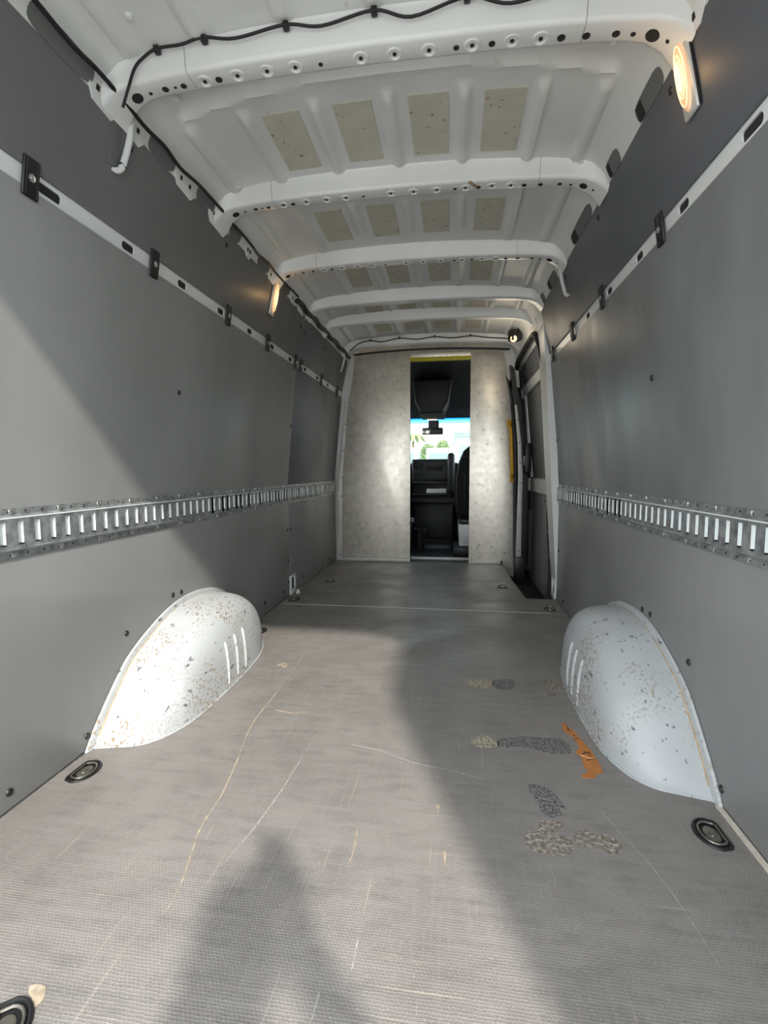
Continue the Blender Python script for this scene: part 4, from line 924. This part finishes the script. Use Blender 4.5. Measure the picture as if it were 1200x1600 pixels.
# ---------------------------------------------------------------- behind the camera: open rear door and the person taking the picture
t = thing('rear_door', (.83, .38, 0), 'white rear door swung open behind the passenger-side wall', 'door')
ob('door_leaf', prism(B(), [(.36, -.12), (-.45, -.12), (-.45, 1.30), (-.44, 1.80), (-.40, 1.92), (-.30, 1.98), (.36, 1.98)], 'x', .835, .885, .01), M_white, t)
ob('door_trim_panel', box(B(), .829, .835, -.38, .28, .05, 1.1, .002), M_panel, t)
ob('door_hinge', box(B(), .88, .93, .34, .40, .3, .42, .006), M_black, t); ob('door_hinge', box(B(), .88, .93, .34, .40, 1.3, 1.42, .006), M_black, t)

def skin_body(name, verts, edges, radii, m, parent=None, root=0, lv=2):
    me = bpy.data.meshes.new(name); me.from_pydata([Vector(v) for v in verts], edges, []); o = bpy.data.objects.new(name, me); COL.objects.link(o)
    s = o.modifiers.new('skin', 'SKIN'); s.use_smooth_shade = True
    for v, r in zip(me.skin_vertices[0].data, radii): v.radius = (r, r) if not isinstance(r, tuple) else r
    me.skin_vertices[0].data[root].use_root = True
    sb_ = o.modifiers.new('sub', 'SUBSURF'); sb_.levels = lv; sb_.render_levels = lv
    dg = bpy.context.evaluated_depsgraph_get(); me2 = bpy.data.meshes.new_from_object(o.evaluated_get(dg)); o.modifiers.clear(); o.data = me2; me2.materials.append(m); me2.shade_smooth()
    OFF[o.name] = Vector((0, 0, 0))
    if parent: o.parent = parent; o.location = -OFF[parent.name]
    return o
PX, PY = .28, -.42
t = thing('person', (PX, PY, GZ), 'person in navy shirt and jeans standing behind the van holding a phone', 'person')
def V3(x, y, z): return (PX + x, PY + y, GZ + z)
bv = [V3(0, 0, .95), V3(0, .0, 1.12), V3(0, .01, 1.32), V3(0, .0, 1.44), V3(0, .03, 1.50), V3(0, .04, 1.58),
      V3(-.10, 0, .88), V3(-.11, .01, .50), V3(-.11, -.02, .09), V3(-.12, .14, .04), V3(.10, 0, .88), V3(.11, .02, .50), V3(.12, -.01, .09), V3(.13, .15, .04),
      V3(-.19, .0, 1.41), V3(-.26, .18, 1.20), V3(-.11, 0.340, 1.430), V3(-.095, 0.375, 1.455), V3(.17, .0, 1.41), V3(.27, .18, 1.20), V3(.0, 0.340, 1.430), V3(-.02, 0.375, 1.455)]
be = [(0, 1), (1, 2), (2, 3), (3, 4), (4, 5), (0, 6), (6, 7), (7, 8), (8, 9), (0, 10), (10, 11), (11, 12), (12, 13), (3, 14), (14, 15), (15, 16), (16, 17), (3, 18), (18, 19), (19, 20), (20, 21)]
brd = [.16, .15, .165, .12, .055, .055, .09, .062, .045, .04, .09, .062, .045, .04, .072, .058, .036, .028, .072, .058, .036, .028]
skin_body('body', bv, be, brd, M_shirt, t)
hd_ = B(); bmesh.ops.create_uvsphere(hd_, u_segments=24, v_segments=16, radius=1)
for v in hd_.verts:
    x, y, z = v.co; f = 1 - .22 * max(0, -z) - .0
    v.co = Vector((x * .076 * f, y * .096 * (1 - .12 * max(0, -z)), z * .118)) + Vector(V3(0, .05, 1.665))
    if y > .6 and abs(x) < .25 and -.35 < z < .1: v.co.y += .022 * (1 - abs(x) / .25)
ob('head', hd_, M_skin, t, sharp=None)
hr = B(); bmesh.ops.create_uvsphere(hr, u_segments=20, v_segments=12, radius=1)
for v in hr.verts: v.co = Vector((v.co.x * .082, v.co.y * .10, v.co.z * .10)) + Vector(V3(0, .032, 1.70 + .0))
ob('hair', hr, M_hair, t, sharp=None)
for s in (-1, 1):
    ob('ear', box(B(), -.008, .008, -.018, .018, -.03, .03, .006, M=Matrix.Translation(V3(s * .078, .045, 1.66))), M_skin, t)
    ob('shoe', box(B(), -.05, .05, -.09, .18, 0, .09, .03, 3, M=Matrix.Translation(V3(-.115 if s < 0 else .12, .0, 0))), M_black, t)
lv_ = [V3(0, 0, .97), V3(-.10, 0, .86), V3(-.11, .012, .50), V3(-.11, -.018, .10), V3(.10, 0, .86), V3(.11, .022, .50), V3(.12, -.008, .10)]
skin_body('trousers', lv_, [(0, 1), (1, 2), (2, 3), (0, 4), (4, 5), (5, 6)], [.155, .10, .075, .06, .10, .075, .06], M_jeans, t)
# hands: palm, four fingers and a thumb each, closed on the phone's sides
for s, hx in ((-1, -.104), (1, -.018)):
    vv = [V3(hx, 0.372, 1.455), V3(hx + .0, 0.390, 1.478)]; ee = [(0, 1)]; rd = [.026, .028]
    for k in range(4):
        b0 = len(vv); zz = 1.462 + .019 * k; ln = (.9, 1.05, 1.0, .85)[k]
        vv += [V3(hx - s * -.004, .402, zz), V3(hx - s * .014, .398 + .01 * ln, zz + .002), V3(hx - s * .024 * ln, .406, zz + .004)]; ee += [(1, b0), (b0, b0 + 1), (b0 + 1, b0 + 2)]; rd += [.0095, .0085, .0075]
    b0 = len(vv); vv += [V3(hx - s * .004, .382, 1.49), V3(hx - s * .016, .384, 1.515)]; ee += [(1, b0), (b0, b0 + 1)]; rd += [.011, .009]
    skin_body('hand', vv, ee, rd, M_skin, t)
tp = thing('phone', (.2095, -.012, .80), 'dark smartphone held upright towards the van interior', 'phone')
ob('phone_body', box(B(), .172, .247, -.0185, -.0105, .775, .93, .004, 3), M_black, tp)
ob('camera_bump', box(B(), .196, .226, -.0108, -.0088, .845, .875, .001), M_cab2, tp)
